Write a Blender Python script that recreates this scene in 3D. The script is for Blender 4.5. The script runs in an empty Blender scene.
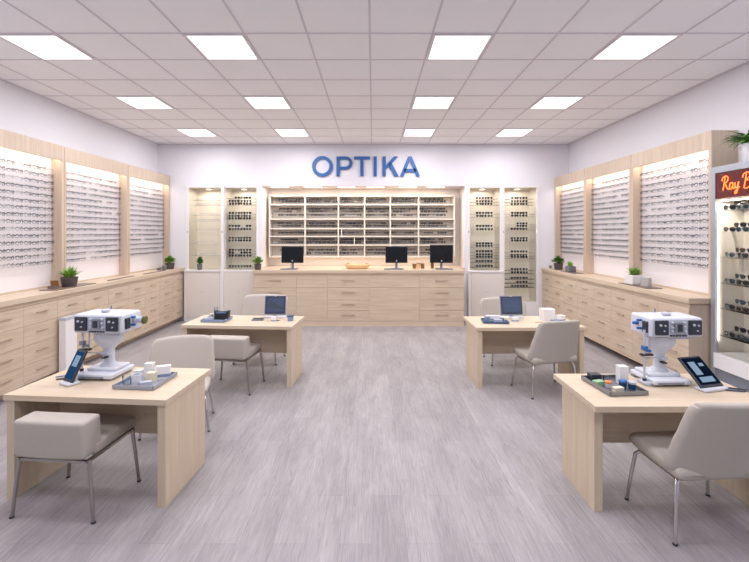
import bpy, bmesh, math, random
import numpy as np
from mathutils import Vector, Matrix
PI = math.pi
rnd = random.Random(7)
scn = bpy.context.scene
COL = scn.collection

# ------------------------------------------------------------------ materials
def lin(c):
    out = []
    for v in c[:3]:
        v = v / 255.0
        out.append(v / 12.92 if v <= 0.04045 else ((v + 0.055) / 1.055) ** 2.4)
    return (out[0], out[1], out[2], 1.0)

def new_mat(name):
    m = bpy.data.materials.new(name)
    m.use_nodes = True
    nt = m.node_tree
    return m, nt, nt.nodes['Principled BSDF']

def plain(name, col, rough=0.5, metal=0.0, noise=0.04, nscale=40.0, bump=0.0, bscale=200.0, spec=0.5):
    """one colour with a slight procedural variation"""
    m, nt, b = new_mat(name)
    tc = nt.nodes.new('ShaderNodeTexCoord')
    n = nt.nodes.new('ShaderNodeTexNoise')
    n.inputs['Scale'].default_value = nscale
    n.inputs['Detail'].default_value = 3
    nt.links.new(tc.outputs['Object'], n.inputs['Vector'])
    r = nt.nodes.new('ShaderNodeValToRGB')
    c = lin(col)
    r.color_ramp.elements[0].color = tuple(max(0, x * (1 - noise)) for x in c[:3]) + (1,)
    r.color_ramp.elements[1].color = tuple(min(1, x * (1 + noise)) for x in c[:3]) + (1,)
    nt.links.new(n.outputs['Fac'], r.inputs['Fac'])
    nt.links.new(r.outputs['Color'], b.inputs['Base Color'])
    b.inputs['Roughness'].default_value = rough
    b.inputs['Metallic'].default_value = metal
    b.inputs['Specular IOR Level'].default_value = spec
    if bump > 0:
        n2 = nt.nodes.new('ShaderNodeTexNoise')
        n2.inputs['Scale'].default_value = bscale
        n2.inputs['Detail'].default_value = 2
        nt.links.new(tc.outputs['Object'], n2.inputs['Vector'])
        bp = nt.nodes.new('ShaderNodeBump')
        bp.inputs['Strength'].default_value = bump
        bp.inputs['Distance'].default_value = 0.002
        nt.links.new(n2.outputs['Fac'], bp.inputs['Height'])
        nt.links.new(bp.outputs['Normal'], b.inputs['Normal'])
    return m

def wood(name, light, dark, axis, rough=0.45, spread=0.5):
    """pale oak laminate, grain running along one axis of the object"""
    m, nt, b = new_mat(name)
    tc = nt.nodes.new('ShaderNodeTexCoord')
    oi = nt.nodes.new('ShaderNodeObjectInfo')
    mul = nt.nodes.new('ShaderNodeMath'); mul.operation = 'MULTIPLY'; mul.inputs[1].default_value = 37.0
    nt.links.new(oi.outputs['Random'], mul.inputs[0])
    add = nt.nodes.new('ShaderNodeVectorMath'); add.operation = 'ADD'
    nt.links.new(tc.outputs['Object'], add.inputs[0])
    nt.links.new(mul.outputs[0], add.inputs[1])
    def layer(lo, hi, detail):
        mp = nt.nodes.new('ShaderNodeMapping')
        s = [hi, hi, hi]; s['xyz'.index(axis)] = lo
        mp.inputs['Scale'].default_value = s
        nt.links.new(add.outputs[0], mp.inputs['Vector'])
        n = nt.nodes.new('ShaderNodeTexNoise')
        n.inputs['Scale'].default_value = 1.0
        n.inputs['Detail'].default_value = detail
        n.inputs['Distortion'].default_value = 0.4
        nt.links.new(mp.outputs['Vector'], n.inputs['Vector'])
        return n
    a = layer(1.2, 26.0, 5); c = layer(2.5, 110.0, 3)
    mx = nt.nodes.new('ShaderNodeMix'); mx.data_type = 'FLOAT'; mx.inputs[0].default_value = 0.45
    nt.links.new(a.outputs['Fac'], mx.inputs[2]); nt.links.new(c.outputs['Fac'], mx.inputs[3])
    r = nt.nodes.new('ShaderNodeValToRGB')
    r.color_ramp.elements[0].position = 0.5 - spread * 0.4; r.color_ramp.elements[0].color = lin(dark)
    r.color_ramp.elements[1].position = 0.5 + spread * 0.4; r.color_ramp.elements[1].color = lin(light)
    nt.links.new(mx.outputs[0], r.inputs['Fac'])
    nt.links.new(r.outputs['Color'], b.inputs['Base Color'])
    b.inputs['Roughness'].default_value = rough
    b.inputs['Specular IOR Level'].default_value = 0.35
    return m

def glow(name, col, strength):
    m = bpy.data.materials.new(name); m.use_nodes = True
    nt = m.node_tree; nt.nodes.clear()
    e = nt.nodes.new('ShaderNodeEmission'); o = nt.nodes.new('ShaderNodeOutputMaterial')
    e.inputs['Color'].default_value = lin(col); e.inputs['Strength'].default_value = strength
    nt.links.new(e.outputs[0], o.inputs['Surface'])
    return m

def glass(name, tint=(250, 252, 252), amount=0.09, rough=0.02):
    m = bpy.data.materials.new(name); m.use_nodes = True
    nt = m.node_tree; nt.nodes.clear()
    t = nt.nodes.new('ShaderNodeBsdfTransparent'); t.inputs['Color'].default_value = lin(tint)
    g = nt.nodes.new('ShaderNodeBsdfGlossy'); g.inputs['Roughness'].default_value = rough
    mx = nt.nodes.new('ShaderNodeMixShader')
    fr = nt.nodes.new('ShaderNodeLayerWeight'); fr.inputs['Blend'].default_value = amount * 2.2
    nt.links.new(fr.outputs['Fresnel'], mx.inputs['Fac'])
    o = nt.nodes.new('ShaderNodeOutputMaterial')
    nt.links.new(t.outputs[0], mx.inputs[1]); nt.links.new(g.outputs[0], mx.inputs[2])
    nt.links.new(mx.outputs[0], o.inputs['Surface'])
    return m

def floor_mat():
    m, nt, b = new_mat('vinyl_plank')
    tc = nt.nodes.new('ShaderNodeTexCoord')
    mp = nt.nodes.new('ShaderNodeMapping'); mp.inputs['Rotation'].default_value = (0, 0, PI / 2)
    nt.links.new(tc.outputs['Object'], mp.inputs['Vector'])
    br = nt.nodes.new('ShaderNodeTexBrick')
    br.inputs['Scale'].default_value = 1.0
    br.inputs['Brick Width'].default_value = 1.22
    br.inputs['Row Height'].default_value = 0.20
    br.inputs['Mortar Size'].default_value = 0.0009
    br.inputs['Mortar Smooth'].default_value = 0.3
    br.offset = 0.37; br.offset_frequency = 2
    br.inputs['Color1'].default_value = lin((158, 152, 154))
    br.inputs['Color2'].default_value = lin((168, 162, 164))
    br.inputs['Mortar'].default_value = lin((132, 126, 128))
    nt.links.new(mp.outputs['Vector'], br.inputs['Vector'])
    mp2 = nt.nodes.new('ShaderNodeMapping'); mp2.inputs['Scale'].default_value = (60.0, 3.2, 1.0)
    nt.links.new(tc.outputs['Object'], mp2.inputs['Vector'])
    n = nt.nodes.new('ShaderNodeTexNoise'); n.inputs['Scale'].default_value = 1.0; n.inputs['Detail'].default_value = 6
    n.inputs['Roughness'].default_value = 0.7; n.inputs['Distortion'].default_value = 1.6
    nt.links.new(mp2.outputs['Vector'], n.inputs['Vector'])
    r = nt.nodes.new('ShaderNodeValToRGB')
    r.color_ramp.elements[0].position = 0.3; r.color_ramp.elements[0].color = (0.70, 0.70, 0.705, 1)
    r.color_ramp.elements[1].position = 0.66; r.color_ramp.elements[1].color = (1.09, 1.09, 1.09, 1)
    nt.links.new(n.outputs['Fac'], r.inputs['Fac'])
    mp3 = nt.nodes.new('ShaderNodeMapping'); mp3.inputs['Scale'].default_value = (5.5, 1.6, 1.0)
    nt.links.new(tc.outputs['Object'], mp3.inputs['Vector'])
    n3 = nt.nodes.new('ShaderNodeTexNoise'); n3.inputs['Scale'].default_value = 1.0; n3.inputs['Detail'].default_value = 3
    nt.links.new(mp3.outputs['Vector'], n3.inputs['Vector'])
    r3 = nt.nodes.new('ShaderNodeValToRGB')
    r3.color_ramp.elements[0].position = 0.3; r3.color_ramp.elements[0].color = (0.86, 0.86, 0.865, 1)
    r3.color_ramp.elements[1].position = 0.7; r3.color_ramp.elements[1].color = (1.06, 1.06, 1.06, 1)
    nt.links.new(n3.outputs['Fac'], r3.inputs['Fac'])
    m1 = nt.nodes.new('ShaderNodeMix'); m1.data_type = 'RGBA'; m1.blend_type = 'MULTIPLY'; m1.inputs[0].default_value = 1.0
    m2 = nt.nodes.new('ShaderNodeMix'); m2.data_type = 'RGBA'; m2.blend_type = 'MULTIPLY'; m2.inputs[0].default_value = 1.0
    nt.links.new(br.outputs['Color'], m1.inputs[6]); nt.links.new(r.outputs['Color'], m1.inputs[7])
    nt.links.new(m1.outputs[2], m2.inputs[6]); nt.links.new(r3.outputs['Color'], m2.inputs[7])
    nt.links.new(m2.outputs[2], b.inputs['Base Color'])
    b.inputs['Roughness'].default_value = 0.5
    b.inputs['Specular IOR Level'].default_value = 0.4
    return m

M = {}
M['wall'] = plain('painted_plaster', (229, 227, 233), 0.9, noise=0.01, nscale=3)
M['ceiling'] = plain('mineral_tile', (247, 246, 249), 0.95, noise=0.03, nscale=1.7, bump=0.15, bscale=120)
M['tbar'] = plain('ceiling_bar', (214, 208, 216), 0.6, noise=0.01)
M['floor'] = floor_mat()
M['oak_x'] = wood('oak_front_x', (217, 200, 179), (191, 170, 147), 'x')
M['oak_y'] = wood('oak_front_y', (217, 200, 179), (191, 170, 147), 'y')
M['oak_z'] = wood('oak_upright', (213, 195, 177), (188, 167, 147), 'z')
M['top_x'] = wood('oak_top_x', (218, 200, 178), (196, 175, 151), 'x')
M['top_y'] = wood('oak_top_y', (218, 200, 178), (196, 175, 151), 'y')
M['desk_x'] = wood('desk_laminate_x', (216, 199, 177), (197, 177, 152), 'x')
M['desk_z'] = wood('desk_laminate_z', (216, 199, 177), (197, 177, 152), 'z')
M['plinth'] = wood('oak_plinth', (222, 202, 182), (202, 180, 158), 'x')
M['reveal'] = plain('oak_shadow_gap', (190, 165, 142), 0.6)
M['handle'] = plain('brushed_handle', (188, 172, 156), 0.35, 0.6, noise=0.03)
M['white'] = plain('white_lacquer', (236, 232, 232), 0.4, noise=0.01)
M['panelwhite'] = plain('white_backboard', (236, 229, 230), 0.55, noise=0.01)
M['acrylic'] = plain('white_acrylic', (226, 221, 224), 0.3, noise=0.01)
M['cream'] = plain('cream_lacquer', (229, 221, 210), 0.5, noise=0.015)
M['door'] = plain('cream_door', (222, 214, 207), 0.5, noise=0.015)
M['beige'] = plain('beige_backing', (232, 223, 211), 0.55, noise=0.02)
M['nichewall'] = plain('niche_paint', (236, 229, 224), 0.8, noise=0.01)
M['fabric'] = plain('taupe_fabric', (185, 176, 168), 0.92, noise=0.10, nscale=160, bump=0.5, bscale=420, spec=0.2)
M['chrome'] = plain('polished_steel', (205, 203, 202), 0.16, 1.0, noise=0.02)
M['steel'] = plain('satin_steel', (170, 166, 162), 0.3, 1.0, noise=0.03)
M['grey'] = plain('grey_aluminium', (176, 180, 188), 0.35, 0.55, noise=0.02)
M['darkgrey'] = plain('dark_grey_plastic', (46, 50, 60), 0.4)
M['midgrey'] = plain('mid_grey_plastic', (128, 132, 142), 0.4)
M['black'] = plain('black_plastic', (22, 23, 27), 0.35)
M['screen'] = plain('black_screen', (12, 14, 18), 0.12, noise=0.02)
M['bluescreen'] = plain('slate_screen', (72, 84, 110), 0.2, noise=0.15, nscale=12)
M['plastic'] = plain('white_plastic', (210, 212, 221), 0.3, noise=0.01)
M['plastic2'] = plain('pale_grey_plastic', (188, 191, 203), 0.32, noise=0.015)
M['bluegrey'] = plain('blue_grey_tray', (128, 146, 176), 0.35)
M['navy'] = plain('navy_tray', (62, 84, 120), 0.35)
M['frost'] = plain('frosted_grey', (176, 170, 170), 0.4)
M['navydark'] = plain('navy_bezel', (48, 56, 78), 0.3)
M['traygrey'] = plain('grey_tray', (150, 154, 166), 0.3)
M['traymetal'] = plain('steel_tray', (140, 142, 148), 0.28, 0.7)
M['blue'] = plain('bright_blue_plastic', (46, 104, 170), 0.3)
M['teal'] = plain('deep_blue_glass', (30, 70, 110), 0.12)
M['olive'] = plain('olive_lens', (96, 92, 50), 0.15)
M['orange'] = plain('orange_plastic', (222, 136, 70), 0.4)
M['green'] = plain('pale_green_plastic', (150, 190, 150), 0.4)
M['yellow'] = plain('cream_carton', (236, 222, 192), 0.5)
M['amber'] = plain('amber_jar', (132, 92, 52), 0.3)
M['tan'] = plain('tan_wood', (222, 184, 138), 0.5)
M['slate'] = plain('slate_tray', (120, 106, 98), 0.4)
M['signblue'] = plain('sign_blue', (44, 96, 164), 0.45, noise=0.01)
M['leaf'] = plain('leaf_green', (122, 166, 62), 0.5, noise=0.35, nscale=25)
M['leaf2'] = plain('leaf_dark_green', (92, 142, 66), 0.5, noise=0.35, nscale=25)
M['soil'] = plain('potting_soil', (70, 52, 40), 0.95, noise=0.3)
M['potdark'] = plain('dark_pot', (82, 72, 70), 0.55)
M['potgrey'] = plain('grey_pot', (112, 116, 124), 0.55)
M['potwhite'] = plain('white_pot', (222, 220, 220), 0.45)
M['skirting'] = plain('skirting_white', (214, 208, 210), 0.5)
M['glass'] = glass('clear_glass', (253, 254, 253), 0.04)
M['shelfglass'] = glass('green_edge_glass', (254, 254, 254), 0.03)
M['lens'] = glass('spectacle_lens', (247, 248, 251), 0.05)
M['greylens'] = glass('grey_tinted_lens', (150, 150, 156), 0.06)
M['clearcup'] = glass('clear_cup', (246, 249, 253), 0.07)
M['panel_light'] = glow('panel_diffuser', (255, 253, 252), 3.2)
M['led'] = glow('led_strip_warm', (255, 240, 214), 9.0)
M['ledfill'] = glow('added_fill_strip', (255, 242, 220), 1.6)  # glow of the strips added as fill in cabinets and niche
M['spot'] = glow('spot_lens_warm', (255, 240, 214), 7.0)
M['tubehot'] = glow('neon_tube', (255, 120, 62), 4.2)
M['signback'] = plain('dark_red_acrylic', (92, 15, 16), 0.25, noise=0.1)
M['tabscreen'] = glow('tablet_display_blue', (58, 104, 160), 0.5)
M['tabpale'] = glow('tablet_display_pale', (176, 206, 236), 0.75)
M['tabdark'] = glow('tablet_display_dark', (34, 52, 84), 0.35)
M['tabgrey'] = glow('tablet_display_grey', (120, 130, 150), 0.5)
FR = [plain('frame_black', (30, 30, 36), 0.3), plain('frame_navy', (44, 50, 70), 0.3),
      plain('frame_gunmetal', (96, 94, 100), 0.3, 0.7), plain('frame_tortoise', (84, 60, 46), 0.3),
      plain('frame_clear', (196, 190, 192), 0.2), plain('frame_slate', (62, 66, 80), 0.3)]
M['sunlens'] = plain('dark_sun_lens', (32, 36, 42), 0.08)
M['sunlens2'] = plain('blue_sun_lens', (38, 66, 78), 0.08)

# ------------------------------------------------------------------ mesh helpers
def bx(bm, x0, x1, y0, y1, z0, z1, mi=0):
    v = [bm.verts.new(p) for p in ((x0,y0,z0),(x1,y0,z0),(x1,y1,z0),(x0,y1,z0),(x0,y0,z1),(x1,y0,z1),(x1,y1,z1),(x0,y1,z1))]
    fs = []
    for q in ((3,2,1,0),(4,5,6,7),(0,1,5,4),(1,2,6,5),(2,3,7,6),(3,0,4,7)):
        f = bm.faces.new([v[i] for i in q]); f.material_index = mi; fs.append(f)
    return v

def cbox(bm, c, s, mi=0, mat=None):
    v = bx(bm, -s[0]/2, s[0]/2, -s[1]/2, s[1]/2, -s[2]/2, s[2]/2, mi)
    T = Matrix.Translation(c) @ (mat.to_4x4() if mat else Matrix())
    for q in v: q.co = T @ q.co
    return v

def _axis(h, r, n):
    if r >= h - 1e-6: r = h
    arc = [h - r + r * math.tan(t * PI / 4 / 3) for t in range(4)]
    inner = [] if h - r < 1e-6 else [(-1 + 2 * k / n) * (h - r) for k in range(1, n)]
    pos = [-a for a in reversed(arc)] + inner + arc
    out = []
    for p in pos:
        if not out or p - out[-1] > 1e-7: out.append(p)
    return out

def rounded(bm, c, s, r, n=4, fn=None, mi=0, mat=None):
    """box with rounded edges; fn deforms the local points"""
    h = [k / 2 for k in s]
    r = min(r, min(h))
    ax = [_axis(h[i], r, n) for i in range(3)]
    idx = {}
    T = Matrix.Translation(c) @ (mat.to_4x4() if mat else Matrix())
    def vert(i, j, k):
        key = (i, j, k)
        if key not in idx:
            p = Vector((ax[0][i], ax[1][j], ax[2][k]))
            q = Vector([max(-(h[a] - r), min(h[a] - r, p[a])) for a in range(3)])
            d = p - q
            if d.length > 1e-9: p = q + d.normalized() * r
            if fn: p = Vector(fn(p.x, p.y, p.z))
            idx[key] = bm.verts.new(T @ p)
        return idx[key]
    N = [len(a) - 1 for a in ax]
    def quad(a, b, c_, d):
        try:
            f = bm.faces.new((a, b, c_, d)); f.material_index = mi
        except ValueError: pass
    for i in range(N[0]):
        for j in range(N[1]):
            quad(vert(i,j,0), vert(i,j+1,0), vert(i+1,j+1,0), vert(i+1,j,0))
            quad(vert(i,j,N[2]), vert(i+1,j,N[2]), vert(i+1,j+1,N[2]), vert(i,j+1,N[2]))
    for i in range(N[0]):
        for k in range(N[2]):
            quad(vert(i,0,k), vert(i+1,0,k), vert(i+1,0,k+1), vert(i,0,k+1))
            quad(vert(i,N[1],k), vert(i,N[1],k+1), vert(i+1,N[1],k+1), vert(i+1,N[1],k))
    for j in range(N[1]):
        for k in range(N[2]):
            quad(vert(0,j,k), vert(0,j,k+1), vert(0,j+1,k+1), vert(0,j+1,k))
            quad(vert(N[0],j,k), vert(N[0],j+1,k), vert(N[0],j+1,k+1), vert(N[0],j,k+1))

def tube(bm, pts, r, seg=10, mi=0, closed=False, caps=True):
    pts = [Vector(p) for p in pts]
    n = len(pts)
    rad = r if isinstance(r, (list, tuple)) else [r] * n
    rings = []
    up = None
    for i in range(n):
        if closed: t = pts[(i + 1) % n] - pts[i - 1]
        else: t = pts[min(i + 1, n - 1)] - pts[max(i - 1, 0)]
        t.normalize()
        if up is None:
            a = Vector((0, 0, 1)) if abs(t.z) < 0.9 else Vector((1, 0, 0))
            up = (a - t * a.dot(t)).normalized()
        else:
            up = (up - t * up.dot(t))
            if up.length < 1e-6: up = t.orthogonal()
            up.normalize()
        s = t.cross(up)
        rings.append([bm.verts.new(pts[i] + (up * math.cos(2*PI*k/seg) + s * math.sin(2*PI*k/seg)) * rad[i]) for k in range(seg)])
    for i in range(n if closed else n - 1):
        a, b = rings[i], rings[(i + 1) % n]
        for k in range(seg):
            f = bm.faces.new((a[k], a[(k+1) % seg], b[(k+1) % seg], b[k])); f.material_index = mi
    if caps and not closed:
        bm.faces.new(list(reversed(rings[0]))).material_index = mi
        bm.faces.new(rings[-1]).material_index = mi

def lathe(bm, prof, c=(0,0,0), seg=20, mi=0, mat=None):
    T = Matrix.Translation(c) @ (mat.to_4x4() if mat else Matrix())
    rings = []
    for (r, z) in prof:
        if r < 1e-6: rings.append([bm.verts.new(T @ Vector((0, 0, z)))])
        else: rings.append([bm.verts.new(T @ Vector((r*math.cos(2*PI*k/seg), r*math.sin(2*PI*k/seg), z))) for k in range(seg)])
    for a, b in zip(rings, rings[1:]):
        for k in range(seg):
            k2 = (k + 1) % seg
            if len(a) == 1 and len(b) == 1: continue
            if len(a) == 1: q = (a[0], b[k2], b[k])
            elif len(b) == 1: q = (a[k], a[k2], b[0])
            else: q = (a[k], a[k2], b[k2], b[k])
            bm.faces.new(q).material_index = mi

def prism(bm, poly, y0, y1, mi=0):
    """polygon in x, z extruded along y"""
    a = [bm.verts.new((x, y0, z)) for x, z in poly]; b = [bm.verts.new((x, y1, z)) for x, z in poly]
    n = len(poly)
    bm.faces.new(a).material_index = mi; bm.faces.new(list(reversed(b))).material_index = mi
    for i in range(n):
        bm.faces.new((a[i], b[i], b[(i+1) % n], a[(i+1) % n])).material_index = mi

def mesh_of(name, bm, mats, smooth=True, bevel=0.0, angle=35):
    if bevel > 0:
        es = [e for e in bm.edges if len(e.link_faces) == 2 and e.calc_face_angle(0) > 0.6]
        bmesh.ops.bevel(bm, geom=es, offset=bevel, segments=2, profile=0.6, affect='EDGES', clamp_overlap=True)
    bmesh.ops.recalc_face_normals(bm, faces=bm.faces)
    me = bpy.data.meshes.new(name)
    bm.to_mesh(me); bm.free()
    for m in (mats if isinstance(mats, (list, tuple)) else [mats]): me.materials.append(m)
    if smooth:
        me.polygons.foreach_set('use_smooth', [True] * len(me.polygons))
        me.set_sharp_from_angle(angle=math.radians(angle))
    return me

def put(name, me, parent=None, loc=(0,0,0), rot=(0,0,0)):
    o = bpy.data.objects.new(name, me); COL.objects.link(o)
    o.location = loc; o.rotation_euler = rot
    if parent: o.parent = parent
    return o

def obj(name, bm, mats, parent=None, loc=(0,0,0), rot=(0,0,0), **k):
    return put(name, mesh_of(name, bm, mats, **k), parent, loc, rot)

def part(name, fn, mats, parent, loc=(0,0,0), rot=(0,0,0), **k):
    bm = bmesh.new(); fn(bm)
    return obj(name, bm, mats, parent, loc, rot, **k)

def boxpart(name, x0, x1, y0, y1, z0, z1, mats, parent=None, bevel=0.0, **k):
    bm = bmesh.new(); bx(bm, x0, x1, y0, y1, z0, z1)
    return obj(name, bm, mats, parent, bevel=bevel, **k)

def tag(o, label, cat, group=None):
    o['label'] = label; o['category'] = cat
    if group: o['group'] = group
    return o

def thing(name, label, cat, loc=(0,0,0), rz=0.0, group=None):
    o = bpy.data.objects.new(name, None); COL.objects.link(o)
    o.empty_display_size = 0.1
    o.location = loc; o.rotation_euler = (0, 0, rz)
    return tag(o, label, cat, group)

def struct(name, bm, mats, **k):
    o = obj(name, bm, mats, **k); o['kind'] = 'structure'; return o

KIDS = {}
def children(o):
    return [c for c in bpy.data.objects if c.parent == o]
def copy_tree(o, parent=None):
    c = o.copy(); COL.objects.link(c)
    if parent: c.parent = parent
    for ch in children(o): copy_tree(ch, c)
    return c

ORD = ['zeroth','first','second','third','fourth','fifth','sixth','seventh','eighth','ninth','tenth','eleventh','twelfth','thirteenth','fourteenth','fifteenth','sixteenth','seventeenth','eighteenth','nineteenth']

# ------------------------------------------------------------------ the room
XL, XR, YB, ZC = -4.566, 4.159, 8.70, 3.739
Y0 = -1.6
bm = bmesh.new(); bx(bm, XL-.1, XR+.1, Y0, YB+.7, -0.1, 0.0); struct('floor', bm, M['floor'], smooth=False)
bm = bmesh.new(); bx(bm, XL-.1, XR+.1, Y0, YB+.7, ZC, ZC+.1); struct('ceiling', bm, M['ceiling'], smooth=False)
bm = bmesh.new(); bx(bm, XL-.1, XL, Y0, YB+.7, 0, ZC); struct('wall_left', bm, M['wall'], smooth=False)
bm = bmesh.new(); bx(bm, XR, XR+.1, Y0, YB+.7, 0, ZC); struct('wall_right', bm, M['wall'], smooth=False)
NT = 2.85                                   # top of the openings in the rear wall
bm = bmesh.new()
bx(bm, XL, XR, YB, YB+.12, NT, ZC)
for x0, x1 in ((XL, -3.95), (-2.42, -2.355), (1.952, 2.0), (3.51, XR)):
    bx(bm, x0, x1, YB, YB+.12, 0, NT)
struct('wall_back', bm, M['wall'], smooth=False)
bm = bmesh.new()
bx(bm, -2.41, 2.0, 9.26, 9.34, 0, NT+.08)
bx(bm, -2.41, -2.355, YB+.12, 9.26, 0, NT+.08); bx(bm, 1.952, 2.0, YB+.12, 9.26, 0, NT+.08)
bx(bm, -2.355, 1.952, YB+.12, 9.26, NT, NT+.08)
struct('wall_niche', bm, M['nichewall'], smooth=False)
# exposed ceiling bars
TS = 0.592
xs = [k * 0.5935 - .03 for k in range(-8, 9) if XL < k * 0.5935 - .03 < XR]
ys = [3.875 + k * 0.588 for k in range(-9, 9) if Y0 < 3.875 + k * 0.588 < YB]
bm = bmesh.new()
for x in xs: bx(bm, x-.009, x+.009, Y0, YB, ZC-.005, ZC)
for y in ys: bx(bm, XL, XR, y-.009, y+.009, ZC-.0045, ZC)
bx(bm, XL, XL+.02, Y0, YB, ZC-.009, ZC); bx(bm, XR-.02, XR, Y0, YB, ZC-.009, ZC); bx(bm, XL, XR, YB-.02, YB, ZC-.009, ZC)
struct('trim_1', bm, M['tbar'], smooth=False)
bm = bmesh.new(); bx(bm, -4.0, -3.95, YB-.015, YB, 0, .09); bx(bm, 3.51, 3.57, YB-.015, YB, 0, .09); struct('baseboard_back', bm, M['skirting'], smooth=False)
bm = bmesh.new(); bx(bm, 1.8265, 1.952, YB+.0, YB+.02, 0, 1.049); struct('trim_2', bm, M['wall'], smooth=False)

def area(name, loc, sx, sy, power, col, rot=(0,0,0)):
    l = bpy.data.lights.new(name, 'AREA'); l.shape = 'RECTANGLE'; l.size = sx; l.size_y = sy
    l.energy = power; l.color = lin(col)[:3]
    o = bpy.data.objects.new(name, l); COL.objects.link(o); o.location = loc; o.rotation_euler = rot
    return o
PANEL_W = 26.0
bm = bmesh.new()
for (a, b, c, d) in ((-.28,.28,-.28,-.262),(-.28,.28,.262,.28),(-.28,-.262,-.262,.262),(.262,.28,-.262,.262)): bx(bm, a, b, c, d, -.012, 0)
FRAME = mesh_of('light_frame', bm, M['white'], smooth=False)
bm = bmesh.new(); bx(bm, -.262, .262, -.262, .262, -.008, -.002); DIFF = mesh_of('light_diffuser', bm, M['panel_light'], smooth=False)
rown = {-2: 'above the camera', -1: 'above the front desks', 0: 'in the front row', 1: 'in the middle row', 2: 'in the far row'}
coln = ['far left', 'centre left', 'centre right', 'far right']
for ri in (-2, -1, 0, 1, 2):
    for ci, k in enumerate((-6, -3, 1, 4)):
        x = (k + .5) * 0.5935 - .03; y = 3.875 + (3 * ri + .5) * 0.588
        if ri < 0:
            area('ceiling_light_lamp', (x, y, ZC-.03), .5, .5, PANEL_W, (250, 250, 255)); continue
        t = thing('ceiling_light', f'square white ceiling light panel, {coln[ci]} one {rown[ri]}', 'ceiling light', (x, y, ZC), group='square ceiling lights')
        put('frame', FRAME, t); put('diffuser', DIFF, t)
        area('ceiling_light_lamp', (x, y, ZC-.03), .5, .5, PANEL_W, (250, 250, 255))

# ------------------------------------------------------------------ drawer units
def bar_handle(w, mi=0):
    bm = bmesh.new()
    bx(bm, -w/2, w/2, -.022, -.014, -.005, .005)
    for s in (-1, 1): bx(bm, s*(w/2-.02)-.004, s*(w/2-.02)+.004, -.016, 0, -.004, .004)
    return mesh_of('handle', bm, M['handle'], smooth=False)
HANDLE = {w: bar_handle(w) for w in (.17, .2, .26)}

def drawer_unit(w, depth, spec, label, loc, rz, group, axis='x'):
    """front at local y = 0 facing -y; spec: list of (kind, z0, z1, handle width or None)"""
    t = thing('drawer_unit', label, 'drawer unit', loc, rz, group)
    bm = bmesh.new(); bx(bm, 0, w, .02, depth, .0985, 1.05)
    obj('carcass', bm, M['oak_z'], t, smooth=False)
    bm = bmesh.new(); bx(bm, 0, w, .012, .03, 1.002, 1.05); obj('top_rail', bm, M['oak_x'], t, smooth=False)
    for kind, z0, z1, hw in spec:
        bm = bmesh.new(); bx(bm, .0016, w-.0016, 0, .0195, z0+.0016, z1-.0016)
        d = obj(kind, bm, M['oak_x'], t, bevel=.0012)
        if hw:
            put('handle', HANDLE[hw], d, (w/2, 0, z1 - (z1-z0)*.42))
    return t

def proto_units(n, w, depth, start, step, rz, side):
    base = None
    for i in range(n):
        lab = f'pale oak four-drawer unit under the {side} worktop, {ORD[i+1]} from the back wall' if i else f'pale oak four-drawer unit under the {side} worktop, at the back wall'
        loc = (start[0] + step[0]*i, start[1] + step[1]*i, 0)
        if base is None:
            spec = [('drawer', .1, .32, .17), ('drawer', .32, .545, .17), ('drawer', .545, .775, .17), ('drawer', .775, 1.0, .17)]
            base = drawer_unit(w, depth, spec, lab, loc, rz, f'drawer units along the {side} wall')
        else:
            c = copy_tree(base); c.location = loc; c['label'] = lab

# left run: faces +x, front at x = -4.0;  local x runs along +y when rz = 90
LN, LW = 11, .5
proto_units(LN, LW, .556, (-4.0, YB-.003-LW), (0, -LW), PI/2, 'left')
LY0 = YB - .003 - LN*LW
# right run: faces -x, front at x = 3.58; local x runs along -y
RN, RW = 8, .506
proto_units(RN, RW, .569, (3.58, YB-.003), (0, -RW), -PI/2, 'right')
RY0 = YB - .003 - RN*RW
# rear run
bx_x = [-2.375, -1.52, -.907, -.07, .925, 1.806]
S4 = [('drawer', .1, .31, .26), ('drawer', .31, .52, .26), ('drawer', .52, .77, .26), ('drawer', .77, 1.0, .26)]
D1 = [('door', .1, .77, None), ('drawer', .77, 1.0, None)]
specs = [S4, D1, S4, D1, S4]
texts = ['four drawers, leftmost', 'a tall door, second from the left', 'four drawers, middle one', 'a wide door, fourth from the left', 'four drawers, rightmost']
for i in range(5):
    drawer_unit(bx_x[i+1]-bx_x[i], .56, specs[i], f'pale oak back counter cabinet with {texts[i]}', (bx_x[i], 8.135, 0), 0, 'cabinets of the back counter')
def plinth(name, x0, x1, y0, y1, label):
    o = boxpart(name, x0, x1, y0, y1, 0, .098, M['plinth'], smooth=False); return tag(o, label, 'plinth')
plinth('plinth', -4.55, -4.13, LY0, YB-.003, 'long pale oak plinth under the left drawer units')
plinth('plinth', 3.79, 4.15, RY0, YB-.003, 'long pale oak plinth under the right drawer units')
plinth('plinth', -2.375, 1.806, 8.14, 8.695, 'long pale oak plinth under the back counter')
def worktop(x0, x1, y0, y1, m, label):
    o = boxpart('worktop', x0, x1, y0, y1, 1.0505, 1.11, m, bevel=.003); return tag(o, label, 'worktop')
worktop(XL+.002, -3.985, LY0-.02, YB-.002, M['top_y'], 'long pale oak worktop along the left wall')
worktop(3.565, XR-.002, RY0-.02, YB-.002, M['top_y'], 'long pale oak worktop along the right wall')
o = bmesh.new()
bx(o, -2.39, 1.82, 8.12, 8.695, 1.0505, 1.11); bx(o, -2.35, 1.945, 8.695, 9.255, 1.0505, 1.11)
tag(obj('worktop', o, M['top_x'], smooth=False), 'long pale oak worktop of the back counter, carrying the monitors', 'worktop')

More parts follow.
